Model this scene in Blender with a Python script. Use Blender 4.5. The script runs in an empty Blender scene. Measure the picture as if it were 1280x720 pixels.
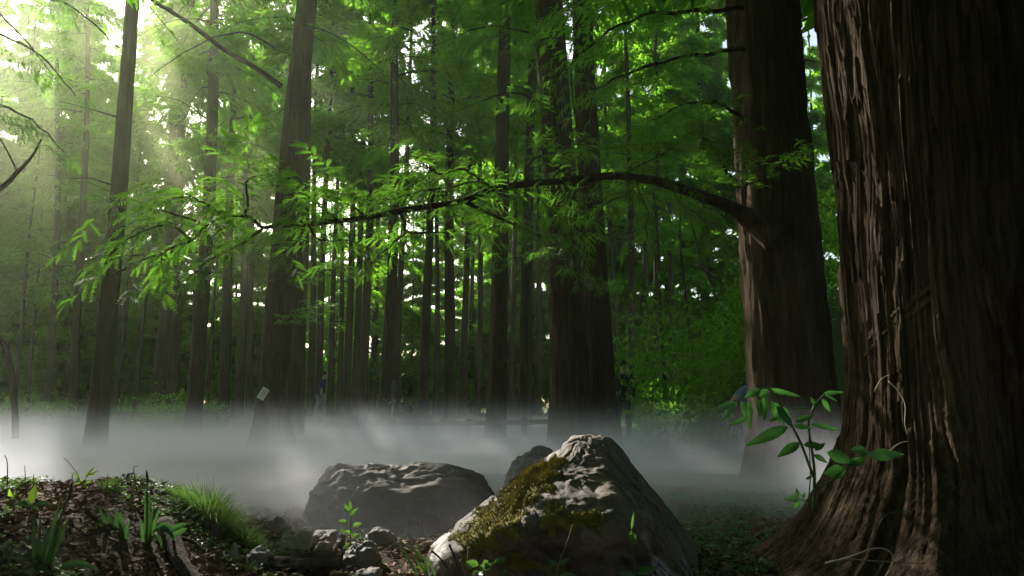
import bpy, math, random
import numpy as np
from mathutils import Vector, Matrix, noise as mnoise

rnd = random.Random(7)
S = bpy.context.scene
COL = S.collection
R = math.radians

# ------------------------------------------------------------------ camera, light, exposure
CAM_H, PITCH, F = 0.9, R(8.0), 995.0
cam = bpy.data.cameras.new('camera'); cam_o = bpy.data.objects.new('camera', cam); COL.objects.link(cam_o)
cam.lens = 28.0; cam.sensor_width = 36.0; cam.clip_start = 0.05; cam.clip_end = 600
cam_o.location = (0, 0, CAM_H); cam_o.rotation_euler = (R(90) + PITCH, 0, 0)
S.camera = cam_o

SUN_AZ, SUN_EL = R(-32.0), R(30.0)          # azimuth from +Y towards +X
SUN = np.array([math.sin(SUN_AZ) * math.cos(SUN_EL), math.cos(SUN_AZ) * math.cos(SUN_EL), math.sin(SUN_EL)])
W = bpy.data.worlds.new('World'); S.world = W; W.use_nodes = True
nt = W.node_tree
sky = nt.nodes.new('ShaderNodeTexSky'); sky.sky_type = 'NISHITA'; sky.sun_disc = False
sky.sun_elevation = SUN_EL; sky.sun_rotation = SUN_AZ
sky.air_density = 1.0; sky.dust_density = 2.5; sky.ozone_density = 0.6
bg = nt.nodes['Background']; bg.inputs['Strength'].default_value = 0.095
nt.links.new(sky.outputs[0], bg.inputs['Color'])
sl = bpy.data.lights.new('sun', 'SUN'); sl.energy = 5.0; sl.angle = R(0.5); sl.color = (1.0, 0.94, 0.84)
so = bpy.data.objects.new('sun', sl); COL.objects.link(so)
so.rotation_euler = Vector(-SUN).to_track_quat('-Z', 'Y').to_euler()
S.view_settings.view_transform = 'Standard'; S.view_settings.look = 'None'
S.view_settings.gamma = 1.0; S.view_settings.exposure = 1.45
S.cycles.max_bounces = 7; S.cycles.diffuse_bounces = 4; S.cycles.glossy_bounces = 2
S.cycles.transmission_bounces = 4; S.cycles.transparent_max_bounces = 12; S.cycles.volume_bounces = 3
S.cycles.caustics_reflective = False; S.cycles.caustics_refractive = False
S.cycles.sample_clamp_indirect = 4.0

# ------------------------------------------------------------------ helpers
CP, SP = math.cos(PITCH), math.sin(PITCH)
def at(px, py, Y):
    """the point at depth Y on the line of sight through a photograph pixel (1280 x 720)"""
    u, v = (px - 640) / F, (360 - py) / F
    dy, dz = CP - v * SP, SP + v * CP
    t = Y / dy
    return Vector((u * t, Y, CAM_H + dz * t))

def hash3(ix, iy, iz, seed):
    h = (ix.astype(np.int64) * 374761393 + iy.astype(np.int64) * 668265263 + iz.astype(np.int64) * 2147483647 + seed * 1274126177) & 0xFFFFFFFF
    h = ((h ^ (h >> 13)) * 1274126177) & 0xFFFFFFFF
    h = ((h ^ (h >> 16)) * 2246822519) & 0xFFFFFFFF
    return ((h ^ (h >> 15)) & 0xFFFFFF) / float(0xFFFFFF)

def vnoise(P, seed=0):
    """value noise in -1..1 at the rows of P"""
    P = np.asarray(P, float)
    i = np.floor(P).astype(np.int64); f = P - i
    f = f * f * f * (f * (f * 6 - 15) + 10)
    r = 0
    for dx in (0, 1):
        wx = f[:, 0] if dx else 1 - f[:, 0]
        for dy in (0, 1):
            wy = f[:, 1] if dy else 1 - f[:, 1]
            for dz in (0, 1):
                wz = f[:, 2] if dz else 1 - f[:, 2]
                r = r + wx * wy * wz * hash3(i[:, 0] + dx, i[:, 1] + dy, i[:, 2] + dz, seed)
    return r * 2 - 1

def fbm(P, seed=0, oct=4, gain=0.5):
    P = np.asarray(P, float); a, s, r = 1.0, 1.0, 0
    for k in range(oct):
        r = r + a * vnoise(P * s + k * 17.3, seed + k); a *= gain; s *= 2.03
    return r
def ridged(P, seed=0, oct=3):
    P = np.asarray(P, float); a, s, r = 1.0, 1.0, 0
    for k in range(oct):
        r = r + a * (1 - np.abs(vnoise(P * s + k * 9.1, seed + k)) * 2); a *= 0.5; s *= 2.1
    return r
def sstep(a, b, x):
    t = np.clip((x - a) / (b - a), 0, 1); return t * t * (3 - 2 * t)

def make_mesh(name, V, faces, mat=None, smooth=True, attrs=None):
    """faces: list of int arrays (m, k)"""
    V = np.ascontiguousarray(V, np.float32)
    faces = [np.asarray(f, np.int32) for f in faces if len(f)]
    me = bpy.data.meshes.new(name)
    me.vertices.add(len(V)); me.vertices.foreach_set('co', V.ravel())
    nl = sum(f.size for f in faces); npoly = sum(len(f) for f in faces)
    me.loops.add(nl); me.loops.foreach_set('vertex_index', np.concatenate([f.ravel() for f in faces]))
    me.polygons.add(npoly)
    tot = np.concatenate([np.full(len(f), f.shape[1], np.int32) for f in faces])
    st = np.zeros(npoly, np.int32); st[1:] = np.cumsum(tot)[:-1]
    me.polygons.foreach_set('loop_start', st); me.polygons.foreach_set('loop_total', tot)
    me.polygons.foreach_set('use_smooth', np.full(npoly, smooth, bool))
    for k, v in (attrs or {}).items():
        a = me.attributes.new(k, 'FLOAT', 'POINT'); a.data.foreach_set('value', np.ascontiguousarray(v, np.float32))
    me.update(calc_edges=True)
    if mat: me.materials.append(mat)
    return me

def link(name, me, parent=None, loc=None, label=None, cat=None, group=None, kind=None):
    o = bpy.data.objects.new(name, me); COL.objects.link(o)
    if parent: o.parent = parent
    if loc is not None: o.location = loc
    for k, v in (('label', label), ('category', cat), ('group', group), ('kind', kind)):
        if v: o[k] = v
    return o
def thing(name, label, cat, loc=(0, 0, 0), group=None):
    return link(name, None, None, loc, label, cat, group)

class MB:
    """collects pieces into one mesh"""
    def __init__(s): s.V, s.Q, s.T, s.A, s.n = [], [], [], [], 0
    def add(s, V, Q=None, T=None, tint=None):
        V = np.asarray(V, float)
        s.V.append(V)
        if Q is not None and len(Q): s.Q.append(np.asarray(Q, np.int64) + s.n)
        if T is not None and len(T): s.T.append(np.asarray(T, np.int64) + s.n)
        s.A.append(np.broadcast_to(np.asarray(0.5 if tint is None else tint, float), (len(V),)))
        s.n += len(V)
    def tube(s, pts, rad, seg=6, cap=True, tint=None):
        pts = np.asarray([tuple(p) for p in pts], float); n = len(pts)
        rad = np.broadcast_to(np.asarray(rad, float), (n,))
        d = np.gradient(pts, axis=0); d /= np.linalg.norm(d, axis=1)[:, None] + 1e-9
        up = np.array([0.31, 0.17, 0.93]) if abs(d[0][2]) < 0.8 else np.array([0.9, 0.31, 0.1])
        u = np.cross(d, up); u /= np.linalg.norm(u, axis=1)[:, None] + 1e-9
        w = np.cross(d, u)
        a = np.arange(seg) * 2 * math.pi / seg
        V = pts[:, None] + rad[:, None, None] * (np.cos(a)[None, :, None] * u[:, None] + np.sin(a)[None, :, None] * w[:, None])
        V = V.reshape(-1, 3)
        i = np.arange(n - 1)[:, None] * seg; j = np.arange(seg)[None]; k = (np.arange(seg) + 1)[None] % seg
        Q = np.stack([i + j, i + k, i + seg + k, i + seg + j], -1).reshape(-1, 4)
        T = []
        if cap:
            V = np.vstack([V, pts[:1], pts[-1:]]); c0, c1 = n * seg, n * seg + 1
            for q in range(seg):
                T += [(c0, (q + 1) % seg, q), (c1, (n - 1) * seg + q, (n - 1) * seg + (q + 1) % seg)]
        s.add(V, Q, T, tint)
    def grid(s, V, nu, nv, tint=None, wrap=False):
        i = np.arange(nv - 1)[:, None] * nu
        j = np.arange(nu if wrap else nu - 1)[None]; k = (j + 1) % nu
        s.add(V, np.stack([i + j, i + k, i + nu + k, i + nu + j], -1).reshape(-1, 4), None, tint)
    def mesh(s, name, mat, smooth=True):
        V = np.vstack(s.V); f = []
        if s.Q: f.append(np.vstack(s.Q))
        if s.T: f.append(np.vstack(s.T))
        return make_mesh(name, V, f, mat, smooth, {'tint': np.concatenate(s.A)})
    def build(s, name, mat, parent=None, smooth=True, **kw):
        return link(name, s.mesh(name, mat, smooth), parent, **kw)

# ------------------------------------------------------------------ materials
def newmat(name):
    m = bpy.data.materials.new(name); m.use_nodes = True
    n = m.node_tree.nodes; n.clear()
    out = n.new('ShaderNodeOutputMaterial')
    return m, n, m.node_tree.links, out
def ramp(n, stops):
    r = n.new('ShaderNodeValToRGB'); e = r.color_ramp.elements
    while len(e) < len(stops): e.new(0.5)
    for k, (p, c) in enumerate(stops): e[k].position = p; e[k].color = (*c, 1)
    return r
def coords(n, l, scale=(1, 1, 1), world=False):
    if world: g = n.new('ShaderNodeNewGeometry'); src = g.outputs['Position']
    else: g = n.new('ShaderNodeTexCoord'); src = g.outputs['Object']
    m = n.new('ShaderNodeMapping'); m.inputs['Scale'].default_value = scale
    l.new(src, m.inputs['Vector']); return m.outputs[0]
def tex(n, l, vec, scale, detail=5, rough=0.6, dist=0.0):
    t = n.new('ShaderNodeTexNoise'); t.inputs['Scale'].default_value = scale; t.inputs['Detail'].default_value = detail
    t.inputs['Roughness'].default_value = rough; t.inputs['Distortion'].default_value = dist
    l.new(vec, t.inputs['Vector']); return t.outputs['Fac']
def bark_mat(name, stops, zs=0.09, scale=26, bump=0.5, rough=0.85):
    m, n, l, out = newmat(name)
    v = coords(n, l, (1, 1, zs)); a = tex(n, l, v, scale, 6, 0.65, 0.6)
    v2 = coords(n, l, (1, 1, 0.3)); b = tex(n, l, v2, 3.0, 4)
    mx = n.new('ShaderNodeMath'); mx.operation = 'MULTIPLY_ADD'; l.new(b, mx.inputs[0]); mx.inputs[1].default_value = 0.45
    ad = n.new('ShaderNodeMath'); ad.operation = 'MULTIPLY'; l.new(a, ad.inputs[0]); ad.inputs[1].default_value = 0.62
    l.new(ad.outputs[0], mx.inputs[2])
    r = ramp(n, stops); l.new(mx.outputs[0], r.inputs[0])
    p = n.new('ShaderNodeBsdfPrincipled'); p.inputs['Roughness'].default_value = 0.95; p.inputs['Specular IOR Level'].default_value = 0.06
    l.new(r.outputs[0], p.inputs['Base Color'])
    bp = n.new('ShaderNodeBump'); bp.inputs['Strength'].default_value = bump; bp.inputs['Distance'].default_value = 0.03
    l.new(a, bp.inputs['Height']); l.new(bp.outputs[0], p.inputs['Normal']); l.new(p.outputs[0], out.inputs[0])
    return m
def leaf_mat(name, dark, light, trans, tmix=0.5, gloss=0.0):
    m, n, l, out = newmat(name)
    at_ = n.new('ShaderNodeAttribute'); at_.attribute_name = 'tint'
    r = ramp(n, [(0.0, dark), (1.0, light)]); l.new(at_.outputs['Fac'], r.inputs[0])
    d = n.new('ShaderNodeBsdfDiffuse'); l.new(r.outputs[0], d.inputs[0])
    t = n.new('ShaderNodeBsdfTranslucent')
    r2 = ramp(n, [(0.0, tuple(c * 0.75 for c in trans)), (1.0, tuple(min(1, c * 1.25) for c in trans))]); l.new(at_.outputs['Fac'], r2.inputs[0])
    l.new(r2.outputs[0], t.inputs[0])
    mx = n.new('ShaderNodeMixShader'); mx.inputs[0].default_value = tmix
    l.new(d.outputs[0], mx.inputs[1]); l.new(t.outputs[0], mx.inputs[2]); last = mx
    if gloss:
        g = n.new('ShaderNodeBsdfGlossy'); g.inputs['Roughness'].default_value = 0.45
        m2 = n.new('ShaderNodeMixShader'); m2.inputs[0].default_value = gloss
        l.new(mx.outputs[0], m2.inputs[1]); l.new(g.outputs[0], m2.inputs[2]); last = m2
    l.new(last.outputs[0], out.inputs[0]); return m
def tint_mat(name, stops, rough=0.9):
    m, n, l, out = newmat(name)
    at_ = n.new('ShaderNodeAttribute'); at_.attribute_name = 'tint'
    r = ramp(n, stops); l.new(at_.outputs['Fac'], r.inputs[0])
    p = n.new('ShaderNodeBsdfPrincipled'); p.inputs['Roughness'].default_value = rough; p.inputs['Specular IOR Level'].default_value = 0.2
    l.new(r.outputs[0], p.inputs['Base Color']); l.new(p.outputs[0], out.inputs[0]); return m
def plain(name, c, rough=0.8, var=0.25, scale=30, bump=0.0):
    m, n, l, out = newmat(name)
    f = tex(n, l, coords(n, l), scale, 4)
    r = ramp(n, [(0.3, tuple(x * (1 - var) for x in c)), (0.7, tuple(min(1, x * (1 + var)) for x in c))]); l.new(f, r.inputs[0])
    p = n.new('ShaderNodeBsdfPrincipled'); p.inputs['Roughness'].default_value = rough; p.inputs['Specular IOR Level'].default_value = 0.3
    l.new(r.outputs[0], p.inputs['Base Color'])
    if bump:
        bp = n.new('ShaderNodeBump'); bp.inputs['Strength'].default_value = bump; bp.inputs['Distance'].default_value = 0.01
        l.new(f, bp.inputs['Height']); l.new(bp.outputs[0], p.inputs['Normal'])
    l.new(p.outputs[0], out.inputs[0]); return m
def rock_mat(name, stops, rough=0.6, scale=4.0, bump=0.6, zs=1.0, wet=False):
    m, n, l, out = newmat(name)
    v = coords(n, l, (1, 1, zs))
    a = tex(n, l, v, scale, 8, 0.65, 0.8); b = tex(n, l, v, scale * 9, 6, 0.7)
    ad = n.new('ShaderNodeMath'); ad.operation = 'MULTIPLY_ADD'; l.new(b, ad.inputs[0]); ad.inputs[1].default_value = 0.35
    ml = n.new('ShaderNodeMath'); ml.operation = 'MULTIPLY'; l.new(a, ml.inputs[0]); ml.inputs[1].default_value = 0.7; l.new(ml.outputs[0], ad.inputs[2])
    r = ramp(n, stops); l.new(ad.outputs[0], r.inputs[0])
    p = n.new('ShaderNodeBsdfPrincipled'); p.inputs['Specular IOR Level'].default_value = 0.5
    l.new(r.outputs[0], p.inputs['Base Color'])
    rr = n.new('ShaderNodeMapRange'); rr.inputs['From Min'].default_value = 0.3; rr.inputs['From Max'].default_value = 0.7
    rr.inputs['To Min'].default_value = rough - 0.18; rr.inputs['To Max'].default_value = min(1, rough + 0.2); l.new(a, rr.inputs['Value']); l.new(rr.outputs[0], p.inputs['Roughness'])
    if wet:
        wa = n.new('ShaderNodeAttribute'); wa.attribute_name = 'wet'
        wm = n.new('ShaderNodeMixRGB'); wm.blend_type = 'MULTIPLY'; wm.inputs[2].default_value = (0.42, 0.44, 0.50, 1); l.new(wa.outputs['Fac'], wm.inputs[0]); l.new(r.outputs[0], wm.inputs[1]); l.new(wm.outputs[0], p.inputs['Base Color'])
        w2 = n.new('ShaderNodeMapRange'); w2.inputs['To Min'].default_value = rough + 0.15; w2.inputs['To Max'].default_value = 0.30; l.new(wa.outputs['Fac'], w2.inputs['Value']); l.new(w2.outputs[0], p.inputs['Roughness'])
    bp = n.new('ShaderNodeBump'); bp.inputs['Strength'].default_value = bump; bp.inputs['Distance'].default_value = 0.02
    l.new(ad.outputs[0], bp.inputs['Height']); l.new(bp.outputs[0], p.inputs['Normal']); l.new(p.outputs[0], out.inputs[0])
    return m

M = {}
M['bark_giant'] = bark_mat('giant bark', [(0.30, (0.014, 0.010, 0.007)), (0.50, (0.054, 0.038, 0.026)), (0.62, (0.112, 0.081, 0.055)), (0.80, (0.21, 0.165, 0.115))], 0.035, 40, 1.0)
M['bark'] = bark_mat('redwood bark', [(0.30, (0.022, 0.015, 0.010)), (0.52, (0.065, 0.044, 0.029)), (0.75, (0.145, 0.105, 0.072))], 0.06, 24, 0.6)
M['bark_far'] = bark_mat('far bark', [(0.30, (0.025, 0.018, 0.012)), (0.70, (0.10, 0.072, 0.048))], 0.1, 14, 0.4)
M['twig'] = plain('twig bark', (0.06, 0.042, 0.03), 0.9, 0.4, 40)
M['leaf_far'] = leaf_mat('far foliage', (0.028, 0.085, 0.010), (0.08, 0.16, 0.018), (0.25, 0.58, 0.03), 0.58)
M['leaf_mid'] = leaf_mat('canopy foliage', (0.026, 0.08, 0.010), (0.075, 0.155, 0.016), (0.22, 0.54, 0.025), 0.54)
M['leaf_near'] = leaf_mat('branch foliage', (0.03, 0.085, 0.014), (0.085, 0.16, 0.022), (0.17, 0.42, 0.03), 0.5, 0.03)
M['blade'] = leaf_mat('iris blade', (0.02, 0.06, 0.02), (0.05, 0.11, 0.03), (0.06, 0.16, 0.03), 0.35, 0.06)
M['herb'] = leaf_mat('herb leaf', (0.03, 0.10, 0.03), (0.10, 0.19, 0.05), (0.14, 0.30, 0.04), 0.4, 0.05)
M['yellow_leaf'] = leaf_mat('yellow green leaf', (0.10, 0.20, 0.03), (0.16, 0.26, 0.04), (0.25, 0.42, 0.04), 0.5, 0.04)
M['seedling_leaf'] = leaf_mat('seedling leaf', (0.03, 0.11, 0.035), (0.075, 0.21, 0.055), (0.10, 0.32, 0.05), 0.4, 0.05)
M['grass'] = leaf_mat('grass blade', (0.045, 0.10, 0.03), (0.12, 0.19, 0.05), (0.15, 0.28, 0.05), 0.4, 0.03)
M['green_stem'] = plain('green stem', (0.06, 0.12, 0.03), 0.6)
M['dry_stem'] = plain('dry stem', (0.20, 0.15, 0.10), 0.9, 0.3)
M['pale_fibre'] = plain('pale dry fibre', (0.42, 0.37, 0.28), 0.8, 0.2)
M['dark_stick'] = plain('dark stick', (0.05, 0.04, 0.03), 0.9, 0.3)
M['bud'] = plain('dark bud', (0.03, 0.03, 0.018), 0.7)
M['rock_main'] = rock_mat('grey brown rock', [(0.30, (0.030, 0.025, 0.021)), (0.46, (0.085, 0.067, 0.053)), (0.58, (0.155, 0.118, 0.086)), (0.75, (0.27, 0.215, 0.16))], 0.6, 5.5, 0.9, 1.0, True)
M['rock_dark'] = rock_mat('dark mossy rock', [(0.3, (0.022, 0.018, 0.013)), (0.5, (0.055, 0.044, 0.032)), (0.7, (0.105, 0.085, 0.064))], 0.85, 6.0, 0.9)
M['rock_pale'] = rock_mat('pale pinkish stone', [(0.3, (0.14, 0.115, 0.105)), (0.5, (0.27, 0.235, 0.22)), (0.7, (0.42, 0.38, 0.36))], 0.8, 14, 0.6)
M['rock_slate'] = rock_mat('grey slate stone', [(0.3, (0.07, 0.065, 0.062)), (0.5, (0.14, 0.13, 0.125)), (0.7, (0.25, 0.235, 0.225))], 0.75, 12, 0.6)
M['log'] = bark_mat('rotten log', [(0.3, (0.018, 0.014, 0.012)), (0.55, (0.055, 0.043, 0.036)), (0.8, (0.15, 0.12, 0.10))], 1.0, 22, 0.8)
M['moss'] = tint_mat('moss', [(0.0, (0.10, 0.10, 0.022)), (0.5, (0.22, 0.195, 0.042)), (1.0, (0.36, 0.30, 0.075))])
M['litter'] = tint_mat('leaf litter', [(0.0, (0.045, 0.025, 0.016)), (0.35, (0.14, 0.078, 0.05)), (0.7, (0.28, 0.18, 0.115)), (1.0, (0.46, 0.37, 0.27))])
M['wood'] = plain('weathered wood', (0.09, 0.065, 0.045), 0.85, 0.3, 20)

def ground_mat():
    m, n, l, out = newmat('forest floor')
    v = coords(n, l)
    a = tex(n, l, v, 1.3, 6, 0.6); b = tex(n, l, v, 28, 8, 0.75)
    r1 = ramp(n, [(0.30, (0.025, 0.015, 0.011)), (0.48, (0.06, 0.036, 0.025)), (0.62, (0.11, 0.072, 0.05)), (0.75, (0.20, 0.15, 0.11))]); l.new(b, r1.inputs[0])
    r2 = ramp(n, [(0.32, (0.028, 0.045, 0.014)), (0.65, (0.075, 0.10, 0.035))]); l.new(b, r2.inputs[0])
    at_ = n.new('ShaderNodeAttribute'); at_.attribute_name = 'green'
    ad = n.new('ShaderNodeMath'); ad.operation = 'ADD'; l.new(at_.outputs['Fac'], ad.inputs[0])
    k = n.new('ShaderNodeMapRange'); k.inputs['From Min'].default_value = 0.35; k.inputs['From Max'].default_value = 0.65
    k.inputs['To Min'].default_value = -0.35; k.inputs['To Max'].default_value = 0.35; l.new(a, k.inputs['Value']); l.new(k.outputs[0], ad.inputs[1]); ad.use_clamp = True
    mx = n.new('ShaderNodeMixRGB'); l.new(ad.outputs[0], mx.inputs[0]); l.new(r1.outputs[0], mx.inputs[1]); l.new(r2.outputs[0], mx.inputs[2])
    p = n.new('ShaderNodeBsdfPrincipled'); p.inputs['Roughness'].default_value = 0.95; p.inputs['Specular IOR Level'].default_value = 0.15
    l.new(mx.outputs[0], p.inputs['Base Color'])
    bp = n.new('ShaderNodeBump'); bp.inputs['Strength'].default_value = 0.8; bp.inputs['Distance'].default_value = 0.03
    l.new(b, bp.inputs['Height']); l.new(bp.outputs[0], p.inputs['Normal']); l.new(p.outputs[0], out.inputs[0]); return m
M['ground'] = ground_mat()

# ------------------------------------------------------------------ ground
def gz(x, y):
    x = np.atleast_1d(np.asarray(x, float)); y = np.atleast_1d(np.asarray(y, float))
    P = np.stack([x, y, np.zeros_like(x)], 1)
    h = 0.05 * vnoise(P * 0.45, 3) * sstep(3, 12, np.hypot(x, y)) + 0.5 * vnoise(P * 0.07, 5) * sstep(18, 45, y)
    # the bank at left, dropping off behind its crest
    side = 1 - sstep(-2.25, -1.25, x + 0.25 * (y - 4.6) * 0.3)
    prof = (0.30 + 0.055 * np.clip(y - 2.5, -3, 2.1)) * (1 - sstep(4.7, 6.3, y))
    h = h + side * prof
    # the earth slope at right behind the second trunk
    d = np.hypot((x - 8.0) / 4.6, (y - 17.5) / 6.5)
    h = h + 3.2 * (1 - sstep(0.25, 1.0, d))
    # ground lifted round the foot of the giant
    d = np.hypot(x - 2.5, y - 4.2); h = h + 0.03 * (1 - sstep(0.7, 1.5, d))
    return h
def gzf(x, y): return float(gz(x, y)[0])

def axis(segs):
    out = [segs[0][0]]
    for a, b, n in segs: out += list(np.linspace(a, b, n + 1)[1:])
    return np.array(out)
gx = axis([(-74, -14, 50), (-14, -4.5, 60), (-4.5, 3.5, 200), (3.5, 14, 60), (14, 74, 50)])
gy = axis([(-18, 1.8, 30), (1.8, 8.5, 160), (8.5, 30, 110), (30, 94, 50)])
X, Y = np.meshgrid(gx, gy); xf, yf = X.ravel(), Y.ravel()
z = gz(xf, yf)
near = (1 - sstep(7, 12, yf)) * (1 - sstep(4, 8, np.abs(xf)))
P = np.stack([xf, yf, 0 * xf], 1)
z = z + near * (0.018 * fbm(P * 3.5, 11, 4) + 0.005 * ridged(P * 13, 15, 3))
green = 0.15 + 0.55 * sstep(0.8, 1.6, xf) * sstep(4.3, 5.3, yf) + 0.45 * sstep(-1.4, -0.6, xf) * sstep(5.2, 6.0, yf) + 0.4 * (1 - sstep(-3.2, -1.9, xf)) * (1 - sstep(3.2, 4.2, yf))
i = np.arange(len(gy) - 1)[:, None] * len(gx); j = np.arange(len(gx) - 1)[None]
gq = np.stack([i + j, i + j + 1, i + len(gx) + j + 1, i + len(gx) + j], -1).reshape(-1, 4)
link('ground', make_mesh('ground', np.stack([xf, yf, z], 1), [gq], M['ground'], True, {'green': np.clip(green, 0, 1)}), kind='structure')

# ------------------------------------------------------------------ trees
def trunk_mesh(name, mat, H, cx, r, seg, rings, amp=0.0, ridge=6.0, flare=0.35, flare_h=0.5, seed=0, twist=0.3, lo=-0.25, zpow=1.0, seam=None, fl=0.35):
    """cx(z) centre offset, r(z) radius; fibrous ridges of height amp run up the trunk"""
    z = lo + (H - lo) * np.linspace(0, 1, rings) ** zpow
    a = np.linspace(0, 2 * math.pi, seg, endpoint=False) if seam is None else seam
    Z, A = np.meshgrid(z, a, indexing='ij'); zf_, af = Z.ravel(), A.ravel()
    rr = r(zf_); fl_ = np.exp(-np.clip(zf_, 0, 99) / flare_h)
    P0 = np.stack([np.cos(af) * 1.3, np.sin(af) * 1.3, zf_ * 0.25], 1)
    but = vnoise(P0 * 1.7 + seed * 3.1, seed)
    rad = rr * (1 + flare * fl_ * (1 + 0.9 * but) + fl * 0.22 * but)
    if amp:
        wob = twist * fbm(np.stack([np.cos(af), np.sin(af), zf_ * 0.5], 1) * 1.4 + seed, seed + 5, 3)
        a2 = af + wob
        Q = np.stack([np.cos(a2) * ridge, np.sin(a2) * ridge, zf_ * 0.9], 1)
        Q2 = np.stack([np.cos(a2) * ridge * 3.1, np.sin(a2) * ridge * 3.1, zf_ * 2.2], 1)
        rad = rad + amp * (ridged(Q, seed + 9, 2) * 0.6 + 0.35 * vnoise(Q2, seed + 13))
    c = cx(zf_)
    V = np.stack([c[0] + rad * np.cos(af), c[1] + rad * np.sin(af), zf_], 1)
    n = len(a); ii = np.arange(rings - 1)[:, None] * n; jj = np.arange(n)[None]; kk = (jj + 1) % n
    Qd = np.stack([ii + jj, ii + kk, ii + n + kk, ii + n + jj], -1).reshape(-1, 4)
    return make_mesh(name, V, [Qd], mat, True), V

# patches of ground, trunk and branch that the sun reaches: crowns are open along these lines towards the sun
LIT = [(0.25, 4.2, 0.95, 0.85, 0.03), (-2.2, 4.6, 1.3, 0.9, 0.05), (-1.0, 5.0, 0.8, 0.8, 0.08), (-4.5, 7.5, 1.6, 1.6, 0.6), 
       (2.05, 3.7, 0.6, 0.7, 0.05), (2.7, 2.7, 0.6, 0.75, 0.05), (3.2, 1.8, 0.6, 0.8, 0.05), (3.9, 0.7, 0.6, 0.8, 0.05), (4.5, -0.3, 0.6, 0.8, 0.1),
       (0.5, 3.0, 1.6, 1.1, 0.12), (-0.8, 2.6, 1.2, 1.0, 0.12), (2.0, 3.9, 1.0, 0.8, 0.2)]
def sun_open(P, rng):
    """which leaves stay: those that shade the lit patches mostly go, and gaps of the canopy stay gaps"""
    k = (P[:, 2] - 0.6) / SUN[2]
    q = P[:, :2] - SUN[None, :2] * k[:, None]
    keep = np.ones(len(P), bool); u = rng.random(len(P))
    far = k > 6
    for cx_, cy_, rx, ry, p in LIT:
        d = ((q[:, 0] - cx_) / rx) ** 2 + ((q[:, 1] - cy_) / ry) ** 2
        keep &= ~((d < 1) & (u > p) & far)
    return keep

def sky_gaps(P, rng):
    """openings between the crowns, clustered by a coarse noise"""
    yy = np.maximum(P[:, 1], 1.0)
    px = 640 + P[:, 0] / yy * F; el = (P[:, 2] - CAM_H) / yy
    py = 500 - el * F
    keep = np.ones(len(P), bool); u = rng.random(len(P))
    for gx_, gy_, rx, ry, p in ((184, 135, 20, 60, 0.4), (518, 40, 24, 45, 0.12), (780, 200, 22, 130, 0.4), (420, 400, 12, 50, 0.4)):
        d = ((px - gx_) / rx) ** 2 + ((py - gy_) / ry) ** 2 + 0.5 * vnoise(np.stack([px / 22, py / 22, 0 * px], 1), 77)
        keep &= ~((d < 1) & (u > p) & (P[:, 1] > 10))
    return keep

def leaf_quads(P, D, N, L, Wd, tint):
    """one folded diamond leaf per row: P base, D unit direction, N unit normal"""
    B = np.cross(D, N); B /= np.linalg.norm(B, axis=1)[:, None] + 1e-9
    m = P + D * (L * 0.45)[:, None] - N * (L * 0.04)[:, None]
    V = np.stack([P, m + B * (Wd * 0.5)[:, None] + N * (L * 0.06)[:, None], P + D * L[:, None] - N * (L * 0.14)[:, None], m - B * (Wd * 0.5)[:, None] + N * (L * 0.06)[:, None]], 1).reshape(-1, 3)
    k = np.arange(len(P))[:, None] * 4
    T = np.concatenate([k + [0, 1, 2], k + [0, 2, 3]], 0)
    return V, T, np.repeat(tint, 4)

def unit(v): return v / (np.linalg.norm(v, axis=-1, keepdims=True) + 1e-9)

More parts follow.
